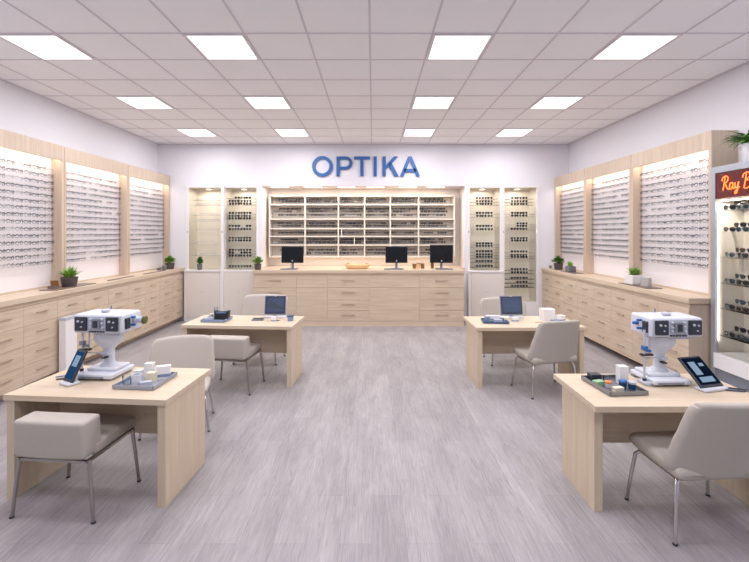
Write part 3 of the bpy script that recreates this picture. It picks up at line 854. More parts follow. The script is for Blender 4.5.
# ------------------------------------------------------------------ eye-testing machines
def machine(label, loc, rz, side):
    t = thing('eye_testing_machine', label, 'eye-testing machine', loc, rz, 'white eye-testing machines')
    def base(bm):
        bw_ = .31 if side > 0 else .285
        rounded(bm, (0 if side > 0 else .012, 0, .03), (bw_, .27, .034), .010, 3)
        for sx in (-1, 1):
            for sy in (-1, 1): bx(bm, sx*.115-.02, sx*.115+.02, sy*.10-.02, sy*.10+.02, 0, .014, 1)
        bx(bm, -.10, .09, -.141, -.134, .02, .032, 1)
        rounded(bm, (.01, .03, .058), (.24, .17, .026), .01, 3)
    part('base_plate', base, [M['plastic'], M['midgrey']], t)
    def col(bm):
        prof = [(.058, .07), (.054, .085), (.040, .10), (.037, .14), (.038, .20), (.052, .225), (.080, .255), (.096, .285), (.098, .335)]
        n = 20
        rings = []
        for r, z in prof:
            ring_ = []
            for k in range(n):
                a = 2*PI*k/n; ca, sa = math.cos(a), math.sin(a)
                e = .7
                ring_.append(bm.verts.new((math.copysign(abs(ca)**e, ca)*r*1.12 + .02, math.copysign(abs(sa)**e, sa)*r*.72 + .02, z)))
            rings.append(ring_)
        for a, b in zip(rings, rings[1:]):
            for k in range(n): bm.faces.new((a[k], a[(k+1) % n], b[(k+1) % n], b[k]))
        bm.faces.new(list(reversed(rings[0]))); bm.faces.new(rings[-1])
        cbox(bm, (.02, -.012, .175), (.05, .05, .022), 1); cbox(bm, (.02, -.02, .145), (.03, .05, .010), 2)
    part('column', col, [M['plastic'], M['plastic2'], M['darkgrey']], t)
    hx = .015 if side > 0 else .07
    def head(bm):
        rounded(bm, (hx, .02, .422), (.40, .235, .146), .018, 4, lambda x, y, z: (x*(1 - .04*(z > 0)*(z/.08)), y, z))
        bx(bm, hx-.185, hx+.185, -.1035, -.097, .366, .480, 1)
        bx(bm, hx-.05, hx+.14, -.05, .05, .325, .34, 1)
    hd = part('head', head, [M['plastic'], M['plastic2']], t)
    for s in (-1, 1):
        w = part('viewing_window', lambda bm: (rounded(bm, (hx+s*.125, -.109, .425), (.098, .018, .108), .008, 3)), M['darkgrey'], hd)
        for dx, dz, r in ((-.016, .02, .010), (.018, .016, .007), (.010, -.022, .006)):
            part('dial', lambda bm: lathe(bm, [(0, 0), (r, 0), (r*.8, .008), (0, .008)], (hx+s*.125+dx, -.118, .425+dz), 12, mat=Matrix.Rotation(PI/2, 3, 'X')), M['plastic2'], w)
    def mech(bm):
        rounded(bm, (hx, -.112, .43), (.062, .02, .075), .006, 3, mi=0)
        for dx, dz in ((-.045, .03), (-.045, -.005), (-.048, -.03), (.045, .03), (.045, .0), (.05, -.035)):
            lathe(bm, [(0, 0), (.010, 0), (.010, .012), (.006, .016), (0, .016)], (hx+dx, -.1035, .43+dz), 12, mi=1, mat=Matrix.Rotation(PI/2, 3, 'X'))
        bx(bm, hx-.016, hx+.016, -.128, -.122, .40, .452, 2)
        for k in range(6): bx(bm, hx-.06+.022*k, hx-.048+.022*k, -.112, -.1035, .360, .372, 2)
    part('adjuster', mech, [M['midgrey'], M['plastic2'], M['darkgrey']], hd)
    part('vent_cap', lambda bm: lathe(bm, [(.03, 0), (.03, .012), (.022, .016), (0, .016)], (hx-.01, .0, .5025), 18), M['plastic2'], hd)
    part('top_pin', lambda bm: tube(bm, [(hx-.03, .09, .5025), (hx-.03, .09, .53)], .006, 8), M['midgrey'], hd)
    def knob(bm):
        x = hx + side*.205
        sx = side
        R = Matrix.Rotation(sx*PI/2, 3, 'Y')
        if side > 0:
            lathe(bm, [(.030, -.004), (.034, .012), (.024, .022), (.020, .04), (.030, .046), (.032, .07)], (x, .045, .43), 18, mi=0, mat=R)
            lathe(bm, [(.032, .0702), (.034, .074), (.030, .088), (.014, .094), (0, .095)], (x, .045, .43), 18, mi=1, mat=R)
        else:
            lathe(bm, [(.014, -.004), (.016, .010), (.012, .014), (.012, .030), (.008, .034), (0, .034)], (x, .045, .43), 18, mi=3, mat=R)
        rounded(bm, (x, -.045, .42), (.02, .05, .085), .008, 3, mi=2)
        for dz in (-.03, .03): lathe(bm, [(.010, 0), (.010, .03), (0, .032)], (x, .0, .43+dz), 12, mi=3, mat=R)
    part('side_knob', knob, [M['plastic2'], M['olive'], M['darkgrey'], M['blue']], hd)
    def rod(bm):
        x = hx - .150 if side > 0 else hx - .222
        tube(bm, [(x, -.06, .352 if side > 0 else .40), (x, -.06, .20), (x-.01 if side > 0 else x, -.06, .046 if side > 0 else .022)], .008, 10)
        tube(bm, [(x+.045, -.05, .352), (x+.045, -.05, .22)], .006, 10)
        cbox(bm, (x+.02, -.055, .215), (.085, .03, .014), 1)
        cbox(bm, (x, -.062, .265), (.03, .035, .03), 2); cbox(bm, (x+.03, -.06, .245), (.035, .02, .016), 2)
        lathe(bm, [(.014, 0), (.014, .02), (0, .02)], (x-.01 if side > 0 else x, -.06, .046 if side > 0 else .022), 12, mi=1)
        if side < 0: rounded(bm, (x+.035, -.06, .012), (.12, .10, .024), .006, 2, mi=0)
        tube(bm, [(x, -.055, .19), (hx-.03, -.01, .175)], .005, 8)
    part('support_rod', rod, [M['plastic2'], M['darkgrey'], M['blue'] if side < 0 else M['midgrey']], t)
    return t
machine('white eye-testing machine with an olive side lens on the front left desk', (-2.115, 3.235, DT), math.radians(-4.5), 1)
machine('white eye-testing machine with a blue-clamped rod on the front right desk', (2.165, 3.11, DT), math.radians(2), -1)

def desk_tablet(label, loc, rz, tilt, w, h, style):
    """leaning tablet: its lower edge stands in a white foot; faces -y"""
    t = thing('tablet', label, 'tablet', loc, rz, 'tablets on the desks')
    R = Matrix.Rotation(-tilt, 3, 'X')
    def P(x, y, z): return R @ Vector((x, y, z)) + Vector((0, 0, .04 if style == 'silver' else .018))
    def frame(bm): rounded(bm, P(0, 0, h/2), (w, .016, h), .007, 3, mat=R)
    body = part('casing', frame, M['darkgrey'] if style != 'silver' else M['midgrey'], t)
    m = .013
    if style == 'silver':
        part('bezel', lambda bm: cbox(bm, P(0, -.0085, h/2), (w-.022, .002, h-.022), 0, R), M['navydark'], body, smooth=False)
        m = .030
    part('screen', lambda bm: cbox(bm, P(0, -.0085 if style != 'silver' else -.0096, h/2+.003), (w-2*m, .002, h-2*m-.012), 0, R), M['tabscreen'] if style == 'ui' else M['bluescreen'] if style == 'silver' else M['tabdark'], body, smooth=False)
    if style == 'ui':
        def icons(bm):
            cbox(bm, P(0, -.0100, h*.64), (w*.5, .001, h*.34), 0, R)
        part('screen_content', icons, M['tabpale'], body, smooth=False)
    elif style == 'photo':
        def pic(bm):
            rounded(bm, P(-.03, -.0100, h*.60), (w*.30, .001, h*.42), .0004, 2, mat=R)
        part('screen_content', pic, M['tabpale'], body, smooth=False)
        part('screen_content', lambda bm: cbox(bm, P(.0, -.0100, h*.24), (w*.6, .001, h*.16), 0, R), M['tabpale'], body, smooth=False)
        part('screen_content', lambda bm: cbox(bm, P(.045, -.0101, h*.70), (w*.2, .001, h*.1), 0, R), M['tabpale'], body, smooth=False)
    elif 'left' in label:
        part('screen_content', lambda bm: prism(bm, [(-w*.34, h*.14), (w*.38, h*.06), (w*.38, h*.14), (-w*.34, h*.62)], -.0012, -.0002), M['tabgrey'], body, loc=P(0, -.0107, h*.2), rot=(-tilt, 0, 0), smooth=False)
    if style == 'silver':
        part('camera', lambda bm: cbox(bm, P(0, -.0092, h-.008), (.02, .002, .010), 0, R), M['plastic'], body, smooth=False)
    def foot(bm):
        rounded(bm, (0, .01, .011), (w*1.02, .085, .022), .008, 3)
        k = math.tan(tilt)
        bx(bm, -.03, .03, .035, .05, .02, min(.10, .006 + .035/k))
    part('stand', foot, M['plastic'], t)
    return t
desk_tablet('dark tablet with blue display leaning beside the front left eye-testing machine', (-2.255, 3.03, DT), math.radians(-28), math.radians(26), .125, .235, 'ui')
desk_tablet('dark tablet with a photo display leaning on the front right desk', (2.42, 2.92, DT), math.radians(14), math.radians(47), .205, .245, 'photo')
desk_tablet('slate tablet with grey rim standing on the back left desk', (-1.295, 5.42, DT), 0, math.radians(10), .285, .25, 'silver')
desk_tablet('slate tablet with grey rim standing on the back right desk', (1.83, 5.40, DT), math.radians(2), math.radians(12), .30, .25, 'silver')

# ------------------------------------------------------------------ trays and what lies on them
def tray(label, loc, rz, w, d, m, h=.026):
    t = thing('tray', label, 'tray', loc, rz, 'desk trays')
    part('tray_floor', lambda bm: rounded(bm, (0, 0, .005), (w, d, .010), .004, 2), m, t)
    def rim(bm):
        n = [(-w/2, -d/2), (w/2, -d/2), (w/2, d/2), (-w/2, d/2)]
        for (a, b), (c_, e) in zip(n, n[1:] + n[:1]):
            L = math.hypot(c_-a, e-b); ang = math.atan2(e-b, c_-a)
            cbox(bm, ((a+c_)/2, (b+e)/2, h/2+.004), (L+.008, .008, h), 0, Matrix.Rotation(ang, 3, 'Z'))
    part('rim', rim, m, t, bevel=.002)
    return t
def cup(label, loc, r, h, m, cat='cup', lid=None):
    t = thing(cat, label, cat, loc)
    part('body', lambda bm: lathe(bm, [(0, 0), (r*.86, 0), (r, h*.9), (r, h), (r*.88, h), (r*.8, .006), (0, .006)], seg=18), m, t)
    part('rim_ring' if not lid else 'lid', lambda bm: lathe(bm, [(r*.86, h), (r*1.05, h), (r*1.05, h+.008), (r*.86, h+.008), (r*.86, h)] if not lid else [(0, h+.001), (r*1.06, h+.001), (r*1.06, h+.014), (r*.4, h+.018), (0, h+.018)], seg=18), lid or m, t)
    return t
def carton(label, loc, rz, s, m, band=None, cat='box'):
    t = thing('carton', label, cat, loc, rz)
    boxpart('body', -s[0]/2, s[0]/2, -s[1]/2, s[1]/2, 0, s[2], m, t, bevel=.003)
    if band: boxpart('band', -s[0]/2-.0008, s[0]/2+.0008, -s[1]/2-.0008, s[1]/2+.0008, s[2]*.18, s[2]*.42, band, t, smooth=False)
    boxpart('lid', -s[0]/2-.001, s[0]/2+.001, -s[1]/2-.001, s[1]/2+.001, s[2]+.0004, s[2]+.006, m, t, bevel=.001)
    return t
def pen(label, loc, rz, m, L=.14):
    t = thing('pen', label, 'pen', loc, rz)
    part('barrel', lambda bm: tube(bm, [(0, 0, .006), (L*.72, 0, .006)], .0055, 8), m, t)
    part('tip', lambda bm: tube(bm, [(L*.722, 0, .006), (L*.9, 0, .006), (L, 0, .006)], [.0055, .004, .001], 8), M['darkgrey'], t)
    return t
Q = DT + .0105                               # top of a tray floor
# front left tray
tray('flat grey tray of white cups on the front left desk', (-1.70, 3.075, DT), math.radians(-4.5), .30, .30, M['traygrey'])
cup('clear round cup at the left edge of the grey tray', (-1.80, 3.0, Q), .030, .062, M['clearcup'])
cup('white plastic cup at the near side of the grey tray', (-1.725, 2.99, Q), .034, .07, M['plastic'])
carton('tall white carton at the back of the grey tray', (-1.715, 3.15, Q), .1, (.06, .05, .105), M['white'])
carton('white carton with a blue band at the right of the grey tray', (-1.60, 3.13, Q), .35, (.10, .045, .09), M['white'], M['bluegrey'])
carton('low cream carton in the middle of the grey tray', (-1.66, 3.075, Q), -.1, (.06, .05, .06), M['yellow'])
carton('white block at the back left corner of the grey tray', (-1.80, 3.155, Q), 0, (.055, .05, .05), M['white'])
carton('flat pale grey case at the near right of the grey tray', (-1.655, 2.985, Q), .3, (.075, .04, .022), M['plastic2'], cat='case')
# pens and a lead by the left machine
pen('dark pen beside the front left tablet, nearest the machine', (-2.41, 3.12, DT), .35, M['darkgrey'])
pen('blue-grey pen lying at the left rim of the front left desk', (-2.455, 3.17, DT), .55, M['bluegrey'])
# front right tray
tray('steel tray of small bottles on the front right desk', (1.745, 2.98, DT), math.radians(5), .27, .33, M['traymetal'])
carton('black square box at the far left of the steel tray', (1.665, 3.085, Q), .1, (.075, .06, .045), M['darkgrey'])
carton('tall white carton standing on the steel tray', (1.835, 3.02, Q), 0, (.062, .055, .125), M['white'])
cup('deep blue glass jar in front of the tall white carton', (1.782, 2.925, Q), .026, .045, M['teal'], 'jar', M['blue'])
cup('deep blue glass jar at the right end of the steel tray', (1.838, 2.91, Q), .026, .04, M['teal'], 'jar', M['plastic2'])
cup('orange-capped pot near the middle of the steel tray', (1.69, 2.945, Q), .022, .03, M['plastic'], 'pot', M['orange'])
carton('pale green case lying in the steel tray', (1.645, 2.99, Q), .3, (.07, .045, .026), M['green'], cat='case')
carton('cream carton lying at the near left of the steel tray', (1.715, 2.87, Q), .2, (.07, .035, .024), M['yellow'])
cup('white pot at the far right of the steel tray', (1.85, 3.08, Q), .024, .04, M['plastic'], 'pot')
cup('clear cup between the green case and the white carton', (1.73, 3.04, Q), .022, .045, M['clearcup'])
pen('dark pen lying beyond the photo tablet, front right desk', (2.53, 2.955, DT), -.35, M['darkgrey'])
pen('blue pen lying just past the photo tablet', (2.50, 2.91, DT), -.25, M['navy'], .13)
# back left desk
tray('blue-grey tray on the back left desk', (-2.0, 5.25, DT), math.radians(-4), .30, .24, M['bluegrey'], .03)
def pouch(bm): rounded(bm, (0, 0, .055), (.185, .10, .11), .022, 5, lambda x, y, z: (x*(1+.06*z/.05), y*(1-.2*z/.05), z + .014*abs(x/.09)*(z > 0)))
o = thing('pouch', 'dark navy soft pouch on the blue-grey tray', 'pouch', (-1.93, 5.25, Q)); part('body', pouch, M['black'], o)
part('flap', lambda bm: rounded(bm, (0, -.032, .09), (.14, .03, .03), .012, 3), M['navy'], o)
cup('clear tall bottle on the blue-grey tray', (-2.03, 5.30, Q), .024, .14, M['clearcup'], 'bottle')
cup('yellow-topped pot on the blue-grey tray', (-2.085, 5.29, Q), .026, .055, M['plastic'], 'pot', M['yellow'])
carton('pale case lying in front on the blue-grey tray', (-2.07, 5.19, Q), .2, (.10, .05, .03), M['plastic2'], cat='case')
cup('clear small cup behind the pouch on the blue-grey tray', (-1.98, 5.325, Q), .024, .09, M['clearcup'])
def keyboard(label, loc, rz, w=.34, d=.12):
    t = thing('keyboard', label, 'keyboard', loc, rz)
    part('body', lambda bm: rounded(bm, (0, 0, .008), (w, d, .014), .005, 3), M['midgrey'], t)
    def keys(bm):
        n = int(w/.024)
        for i in range(n):
            for j in range(4): bx(bm, -w/2+.012+i*.024*(w-.02)/(n*.024), -w/2+.031+i*.024*(w-.02)/(n*.024), -d/2+.012+j*.025, -d/2+.032+j*.025, .0152, .019)
    part('keys', keys, M['darkgrey'], t, smooth=False)
    return t
keyboard('small grey keypad left of the back left tablet', (-1.48, 5.27, DT), .1, .15, .09)
pen('yellow pencil in front of the back left tablet', (-1.36, 5.21, DT), .05, M['yellow'], .18)
carton('small white carton in front of the back left tablet', (-1.26, 5.20, DT), 0, (.06, .045, .05), M['white'], M['bluegrey'])
cup('round grey jar at the right of the back left desk', (-1.055, 5.24, DT), .042, .055, M['bluegrey'], 'jar', M['navy'])
# back right desk
tray('navy tray of white cartons on the back right desk', (1.53, 5.16, DT), math.radians(-6), .30, .22, M['navy'], .02)
carton('long white carton with blue band at the back of the navy tray', (1.52, 5.21, Q), -.05, (.17, .05, .055), M['white'], M['bluegrey'])
carton('small blue carton at the left of the navy tray', (1.435, 5.15, Q), .3, (.05, .045, .055), M['bluegrey'])
carton('flat white case at the front of the navy tray', (1.56, 5.12, Q), -.2, (.10, .05, .025), M['plastic2'], cat='case')
carton('cream carton beside the back right tablet', (1.70, 5.22, DT), 0, (.055, .04, .035), M['yellow'])
carton('small white carton in front of the back right tablet', (1.80, 5.19, DT), .2, (.07, .05, .04), M['white'], M['blue'])
carton('white cube carton at the right of the back right desk', (2.25, 5.30, DT), .08, (.155, .12, .135), M['white'])
carton('small white carton with blue band beside the white cube carton', (2.37, 5.18, DT), .4, (.09, .07, .075), M['white'], M['blue'])
carton('pale blue flat case before the white cube carton', (2.27, 5.12, DT), -.2, (.09, .05, .03), M['bluegrey'], cat='case')
pen('tan pencil left of the white cube carton', (2.03, 5.12, DT), .1, M['tan'], .15)

# ------------------------------------------------------------------ monitors on the rear counter
def monitor(label, loc, rz, w=.455, h=.34):
    t = thing('monitor', label, 'monitor', loc, rz, 'computer monitors on the back counter')
    part('base', lambda bm: rounded(bm, (0, 0, .008), (.24, .17, .016), .006, 3), M['midgrey'], t)
    part('stand', lambda bm: (cbox(bm, (0, .04, .10), (.05, .02, .17)), cbox(bm, (0, .03, .16), (.07, .03, .05))), M['midgrey'], t, bevel=.003)
    c = part('casing', lambda bm: rounded(bm, (0, .01, .12+h/2), (w, .034, h), .010, 3), M['black'], t)
    part('screen', lambda bm: bx(bm, -w/2+.012, w/2-.012, -.0085, -.0071, .12+.03, .12+h-.012), M['screen'], c, smooth=False)
    part('logo', lambda bm: lathe(bm, [(0, 0), (.014, 0), (.014, .002), (0, .002)], (0, -.0086, .12+.045), 16, mat=Matrix.Rotation(PI/2, 3, 'X')), M['plastic2'], c)
    return t
CT = 1.1105
monitor('black monitor on the back counter, leftmost of three', (-1.665, 8.47, CT), 0)
monitor('black monitor on the back counter, middle one of three', (.485, 8.47, CT), 0)
monitor('black monitor on the back counter, rightmost of three, slightly larger', (1.415, 8.47, CT), 0, .475, .375)
keyboard('dark keyboard in front of the leftmost monitor', (-1.70, 8.29, CT), .03)
keyboard('dark keyboard in front of the middle monitor', (.42, 8.29, CT), -.03, .40)
keyboard('dark keyboard in front of the rightmost monitor', (1.44, 8.29, CT), .02)
t = thing('wooden_tray', 'low tan wooden tray on the back counter between two monitors', 'tray', (-.32, 8.46, CT))
part('bowl', lambda bm: rounded(bm, (0, 0, .05), (.50, .22, .10), .03, 4, lambda x, y, z: (x*(1+.12*z/.05), y*(1+.12*z/.05), z + .018*abs(x/.25)**2)), M['tan'], t)
for s in (-1, 1): part('handle', lambda bm: rounded(bm, (s*.20, 0, .112), (.07, .10, .02), .009, 3), M['amber'], t)
for i, (x, h, m) in enumerate(((.86, .085, M['amber']), (.945, .10, M['tan']), (1.03, .09, M['amber']))):
    cup(['amber jar left in the row of three on the back counter', 'tan jar middle in the row of three on the back counter', 'amber jar right in the row of three on the back counter'][i], (x, 8.52, CT), .04, h, m, 'jar', M['amber'])
carton('small brown carton behind the rightmost monitor stand', (1.245, 8.62, CT), 0, (.06, .06, .11), M['amber'])

# ------------------------------------------------------------------ plants
def blade(bm, base, yaw, L, w, lean, curl, mi=0):
    n = 5
    d = Vector((math.cos(yaw), math.sin(yaw), 0)); s = Vector((-d.y, d.x, 0))
    p = Vector(base); ang = lean
    prev = None
    for i in range(n + 1):
        f = i / n
        ww = w * (1 - f**2.2) * (.55 + .9*f if f < .5 else 1.0)
        a = bm.verts.new(p - s*ww/2); b = bm.verts.new(p + s*ww/2); c = bm.verts.new(p - Vector((0, 0, ww*.18)))
        if prev:
            for q in ((prev[0], prev[2], c, a), (prev[2], prev[1], b, c)):
                try: bm.faces.new(q).material_index = mi
                except ValueError: pass
        prev = (a, b, c)
        ang += curl / n
        p = p + (d*math.sin(ang) + Vector((0, 0, math.cos(ang)))) * (L/n)
def plant(label, loc, pot, pr, ph, kind, leaf, spread, height, n, square=False, name='potted_plant'):
    t = thing(name, label, 'plant', loc, rnd.uniform(0, 6), 'potted plants')
    if square:
        t.rotation_euler = (0, 0, .05)
        def pb(bm): rounded(bm, (0, 0, ph/2), (pr*2, pr*2, ph), .012, 3)
    else:
        def pb(bm): lathe(bm, [(0, 0), (pr*.78, 0), (pr*.82, .006), (pr, ph-.012), (pr*1.03, ph-.012), (pr*1.03, ph), (pr*.9, ph), (pr*.9, ph-.01)], seg=28)
    part('pot', pb, pot, t)
    part('soil', lambda bm: lathe(bm, [(pr*.88, ph-.012 if not square else ph+.0005), (pr*.5, ph+.004), (0, ph+.006)], seg=20), M['soil'], t)
    if kind == 'arching': t.rotation_euler = (0, 0, 0)
    r = random.Random(len(label)*13)
    def fol(bm):
        for k in range(n):
            yaw = r.uniform(0, 2*PI)
            if kind == 'spiky':
                f = (k / n)
                blade(bm, (r.uniform(-.4, .4)*pr, r.uniform(-.4, .4)*pr, ph-.005), yaw, height*r.uniform(.75, 1.2), .022*spread/.13, r.uniform(.05, .75), r.uniform(.2, 1.1))
            elif kind == 'bushy':
                a = r.uniform(0, 1.25); L = height*r.uniform(.45, 1.0)
                p = Vector((math.sin(a)*math.cos(yaw)*L*spread/height*.9, math.sin(a)*math.sin(yaw)*L*spread/height*.9, ph + math.cos(a)*L*.8))
                tube(bm, [(p.x*.15, p.y*.15, ph-.005), (p.x*.6, p.y*.6, ph+(p.z-ph)*.6), tuple(p)], .0018, 3)
                for q in range(4):
                    blade(bm, p - Vector((0, 0, r.uniform(0, .03))), yaw + q*1.6 + r.uniform(-.5, .5), .05*r.uniform(.8, 1.3), .026, r.uniform(.4, 1.3), .6)
            elif kind == 'succulent':
                blade(bm, (r.uniform(-.5, .5)*pr, r.uniform(-.5, .5)*pr, ph), yaw, height*r.uniform(.6, 1.1), .016, r.uniform(0, .45), r.uniform(-.1, .4))
            else:
                if math.cos(yaw) > .25: yaw = PI - yaw
                blade(bm, (r.uniform(-.3, .3)*pr, r.uniform(-.3, .3)*pr, ph-.01), yaw, height*r.uniform(.8, 1.25), .04, r.uniform(.1, .5), r.uniform(1.2, 2.4))
    part('foliage', fol, leaf, t, smooth=False)
    return t
plant('spiky green plant in a wide dark pot on the left worktop', (-4.155, 5.61, CT+.0105), M['potdark'], .10, .125, 'spiky', M['leaf'], .15, .155, 95)
plant('bushy green plant in a dark pot at the far end of the left worktop', (-4.17, 8.42, CT), M['potdark'], .088, .125, 'bushy', M['leaf'], .14, .17, 85)
plant('dark bushy plant in a slim grey pot on the white ledge of the glazed cabinet', (-3.64, 8.612, 1.0755), M['potgrey'], .055, .12, 'bushy', M['leaf2'], .075, .19, 75)
plant('green plant in a dark pot at the left end of the back counter', (-2.32, 8.26, CT), M['potdark'], .07, .12, 'bushy', M['leaf'], .13, .18, 75)
plant('bushy green plant in a dark pot at the far end of the right worktop', (3.74, 8.27, CT), M['potdark'], .088, .125, 'bushy', M['leaf2'], .14, .18, 85)
plant('small succulent in a square grey pot on the right worktop', (3.72, 7.72, CT+.0105), M['potgrey'], .072, .105, 'succulent', M['leaf'], .1, .11, 30, True)
plant('green plant in a square white pot on the right worktop', (3.72, 5.84, CT+.0105), M['potwhite'], .088, .135, 'spiky', M['leaf'], .12, .13, 80, True)
plant('arching green plant in a white pot on top of the neon-sign cabinet', (3.94, 4.27, 2.581), M['potwhite'], .085, .20, 'arching', M['leaf2'], .2, .25, 60)
def slab(name, label, x0, x1, y0, y1, z, h, m, cat='tray'):
    return tag(boxpart(name, x0, x1, y0, y1, z, z+h, m, bevel=.002), label, cat)
slab('slate_tray', 'thin slate strip tray under the spiky plant on the left worktop', -4.28, -4.05, 5.25, 6.0, CT, .010, M['slate'])
slab('slate_tray', 'thin slate strip tray at the middle of the left worktop', -4.12, -4.07, 6.35, 7.0, CT, .010, M['slate'])
slab('slate_tray', 'thin slate strip tray towards the far end of the left worktop', -4.13, -4.07, 7.35, 8.05, CT, .010, M['slate'])
slab('slate_tray', 'thin slate tray under the square grey pot on the right worktop', 3.63, 3.83, 7.45, 7.98, CT, .010, M['slate'])
slab('slate_tray', 'thin slate tray under the square white pot on the right worktop', 3.62, 3.83, 5.42, 6.05, CT, .010, M['slate'])
t = thing('card_holder', 'brown card holder behind the spiky plant on the left worktop', 'card holder', (-4.22, 5.42, CT+.0105), .2)
part('back_plate', lambda bm: cbox(bm, (0, .02, .05), (.09, .008, .10), 0, Matrix.Rotation(.15, 3, 'X')), M['amber'], t); part('tray', lambda bm: bx(bm, -.05, .05, -.045, .02, 0, .03), M['slate'], t, bevel=.003)
cup('small steel jar beside the far left plant', (-4.17, 8.20, CT), .045, .075, M['traymetal'], 'jar', M['midgrey'])
carton('low grey box left of the small steel jar', (-4.235, 8.12, CT), .1, (.06, .06, .04), M['slate'])
t = thing('card_holder', 'grey frosted card holder beside the square white pot', 'card holder', (3.73, 5.60, CT+.0105), -1.2)
part('body', lambda bm: rounded(bm, (0, 0, .06), (.11, .07, .12), .006, 2), M['frost'], t); part('card', lambda bm: cbox(bm, (0, .0, .125), (.09, .03, .008)), M['acrylic'], t)
cup('small silver pot on the left end of the right worktop', (3.72, 8.60, CT), .03, .05, M['traymetal'], 'pot')
# white pedestal panel by the left drawers
t = thing('pedestal_bin', 'slim white pedestal bin against the left drawer units', 'bin', (-3.925, 5.28, 0))
part('body', lambda bm: bx(bm, -.042, .042, -.10, .10, .01, .74), M['white'], t, bevel=.006)
part('lid', lambda bm: bx(bm, -.045, .045, -.103, .103, .7405, .775), M['plastic2'], t, bevel=.006)
part('foot_ring', lambda bm: bx(bm, -.04, .04, -.09, .09, 0, .0098), M['midgrey'], t, smooth=False)

# ------------------------------------------------------------------ neon-sign cabinet at the right
X0, X1, YN, YE = 3.80, 4.155, 3.86, 4.60
ZT = 2.58
t = thing('sunglasses_cabinet', 'tall silver-framed glazed cabinet with a red neon sign, right edge', 'display cabinet', (X0, YE, 0), -PI/2)
W, D = YE - YN, X1 - X0                       # local x from 0 (far) to W (near), y from 0 (front) to D (wall)
def fr(bm):
    bx(bm, 0, .060, -.012, .03, .10, ZT); bx(bm, W-.045, W, -.012, .03, .10, ZT)
    bx(bm, .060, W-.045, -.012, .03, 2.51, ZT); bx(bm, 0, W, .0302, D, 2.55, ZT)
part('frame', fr, M['grey'], t, bevel=.002)
def carc(bm):
    bx(bm, 0, .02, .0302, D, .10, 2.549); bx(bm, W-.02, W, .0302, D, .10, 2.549); bx(bm, .0202, W-.0202, D-.015, D, .10, 2.549)
part('lining', carc, M['cream'], t, smooth=False)
part('deck', lambda bm: bx(bm, .0605, W-.0455, -.03, D-.016, .37, .53), M['white'], t, bevel=.004)
part('base', lambda bm: (bx(bm, .0605, W-.0455, -.008, D-.016, .10, .369), bx(bm, 0, W, -.005, D, 0, .0995)), M['midgrey'], t, smooth=False)
part('glass_pane', lambda bm: bx(bm, .0605, W-.0455, .004, .010, .531, 2.225), M['glass'], t, smooth=False)
part('lamp', lambda bm: bx(bm, .05, W-.05, .06, .09, 2.2, 2.215), M['led'], t, smooth=False)
area('sunglasses_cabinet_lamp', (X0+.10, (YN+YE)/2, 2.19), .03, .6, 7.0, (255, 244, 232))
area('sunglasses_cabinet_lamp', (X0+.05, YE-.075, 1.4), .02, 1.5, 2.2, (255, 244, 232), (-PI/2, 0, math.radians(-140)))
sg = part('sign_box', lambda bm: bx(bm, .0605, W-.0455, -.004, .05, 2.226, 2.509), M['signback'], t, bevel=.002)
def spline(p, n=6):
    p = [Vector((a, b, 0)) for a, b in p]; out = []
    q = [p[0]*2-p[1]] + p + [p[-1]*2-p[-2]]
    for i in range(1, len(q)-2):
        for k in range(n):
            u = k/n
            out.append(.5*((2*q[i]) + (q[i+1]-q[i-1])*u + (2*q[i-1]-5*q[i]+4*q[i+1]-q[i+2])*u*u + (3*q[i]-q[i-1]-3*q[i+1]+q[i+2])*u**3))
    out.append(q[-2]); return [(v.x, v.y) for v in out]
strokes = [  # script word in units of letter height, x to the right
    [(.12, .02), (.20, .35), (.28, .72), (.33, .98)], [(.02, .70), (.12, .92), (.33, 1.02), (.55, .95), (.58, .75), (.42, .55), (.26, .50), (.40, .36), (.50, .14), (.62, .04), (.72, .12)],
    [(1.02, .42), (.88, .50), (.75, .36), (.74, .12), (.86, .04), (.98, .20), (1.04, .46), (1.02, .20), (1.08, .05), (1.20, .14)],
    [(1.22, .48), (1.22, .20), (1.32, .08), (1.44, .22), (1.52, .50), (1.46, .10), (1.36, -.24), (1.22, -.30), (1.22, -.16), (1.44, .02), (1.62, .14)],
    [(1.98, .02), (2.06, .35), (2.14, .72), (2.19, 1.0)], [(1.86, .74), (1.98, .98), (2.24, 1.06), (2.46, .96), (2.44, .72), (2.16, .56), (2.44, .50), (2.54, .28), (2.40, .06), (2.14, -.02), (1.98, .06)],
    [(2.96, .42), (2.82, .50), (2.70, .36), (2.68, .12), (2.80, .04), (2.92, .20), (2.98, .46), (2.96, .20), (3.02, .05), (3.12, .14)],
    [(3.16, .46), (3.18, .05), (3.24, .34), (3.38, .50), (3.46, .36), (3.46, .10), (3.54, .04), (3.66, .14)]]
def neon(bm):
    s = .150; x0 = .15; z0 = 2.308
    for st in strokes:
        pts = [(x0 + a*s*.9, -.016, z0 + b*s) for a, b in spline(st)]
        tube(bm, pts, .0048, 6)
part('neon_lettering', neon, M['tubehot'], sg, angle=80)
for k in range(0):
    l = bpy.data.lights.new('neon_sign_lamp', 'AREA'); l.size = .25; l.size_y = .12; l.shape = 'RECTANGLE'; l.energy = 1.0; l.color = (1, .16, .05)
    o = bpy.data.objects.new('neon_sign_lamp', l); COL.objects.link(o); o.location = (X0-.03, YE-.2-.3*k, 2.37); o.rotation_euler = (0, -PI/2, 0)
cnt = 0
shelfz = [2.10, 1.86, 1.585, 1.30, 1.02, .72]
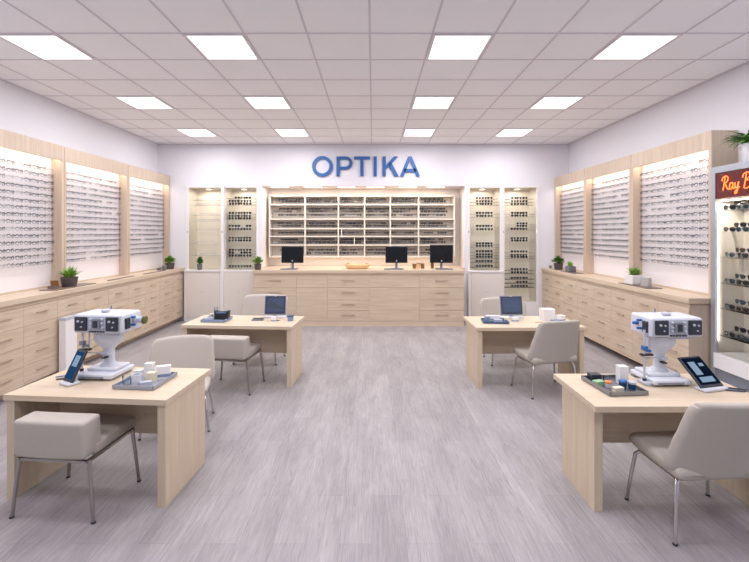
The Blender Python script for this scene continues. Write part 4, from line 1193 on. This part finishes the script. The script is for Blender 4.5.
for si, z in enumerate(shelfz):
    part('glass_shelf', lambda bm: bx(bm, .0205, W-.0205, .045, D-.017, z-.008, z), M['shelfglass'], t, smooth=False)
    part('riser', lambda bm: bx(bm, .03, W-.03, .20, .215, z+.0005, z+.05), M['clearcup'], t, smooth=False)
    for rr in range(2):
        for c_ in range(4):
            lx_ = .135 + .158*c_; ly_ = .075 if rr == 0 else .19
            zz = z + .0045 if rr == 0 else z + .0545
            p = Matrix.Translation((X0, YE, 0)) @ Matrix.Rotation(-PI/2, 4, 'Z') @ Vector((lx_, ly_, zz))
            o = bpy.data.objects.new('sunglasses', SUN[(si*3+rr*2+c_) % 5]); COL.objects.link(o)
            o.location = p; o.rotation_euler = (0, 0, -PI/2 + rnd.uniform(-.15, .15)); o.scale = (1.05, 1, 1.05)
            tag(o, f'sunglasses, {ORD[c_+1]} from far end, {"front" if rr == 0 else "rear"} row, {ORD[si+1]} shelf of neon-sign cabinet', 'sunglasses', 'sunglasses in the neon-sign cabinet')

o = REST.build('eyeglasses'); o['kind'] = 'stuff'
tag(o, 'rows of small distant eyeglasses on the far wall panels and niche shelves', 'eyeglasses')
print('EYE', n_eye, 'SUN', SUNC)

# ------------------------------------------------------------------ world, camera, colour
w = bpy.data.worlds.new('daylight'); scn.world = w; w.use_nodes = True
bg = w.node_tree.nodes['Background']; bg.inputs[0].default_value = lin((238, 240, 255)); bg.inputs[1].default_value = 0.6
cam = bpy.data.cameras.new('camera'); co = bpy.data.objects.new('camera', cam); COL.objects.link(co)
co.location = (0, 0, 1.85); co.rotation_euler = (PI/2, 0, 0)
cam.sensor_width = 36; cam.lens = 410/749*36
cam.shift_x = 1.5/749; cam.shift_y = -48/749
cam.clip_start = .05; cam.clip_end = 60
scn.camera = co
scn.view_settings.view_transform = 'Standard'; scn.view_settings.look = 'None'
scn.view_settings.exposure = -0.36; scn.view_settings.gamma = 1.0; scn.view_settings.use_curve_mapping = False
scn.cycles.use_denoising = True
scn.cycles.max_bounces = 8; scn.cycles.diffuse_bounces = 5; scn.cycles.transparent_max_bounces = 24
scn.cycles.caustics_reflective = False; scn.cycles.caustics_refractive = False
scn.cycles.sample_clamp_indirect = 6.0
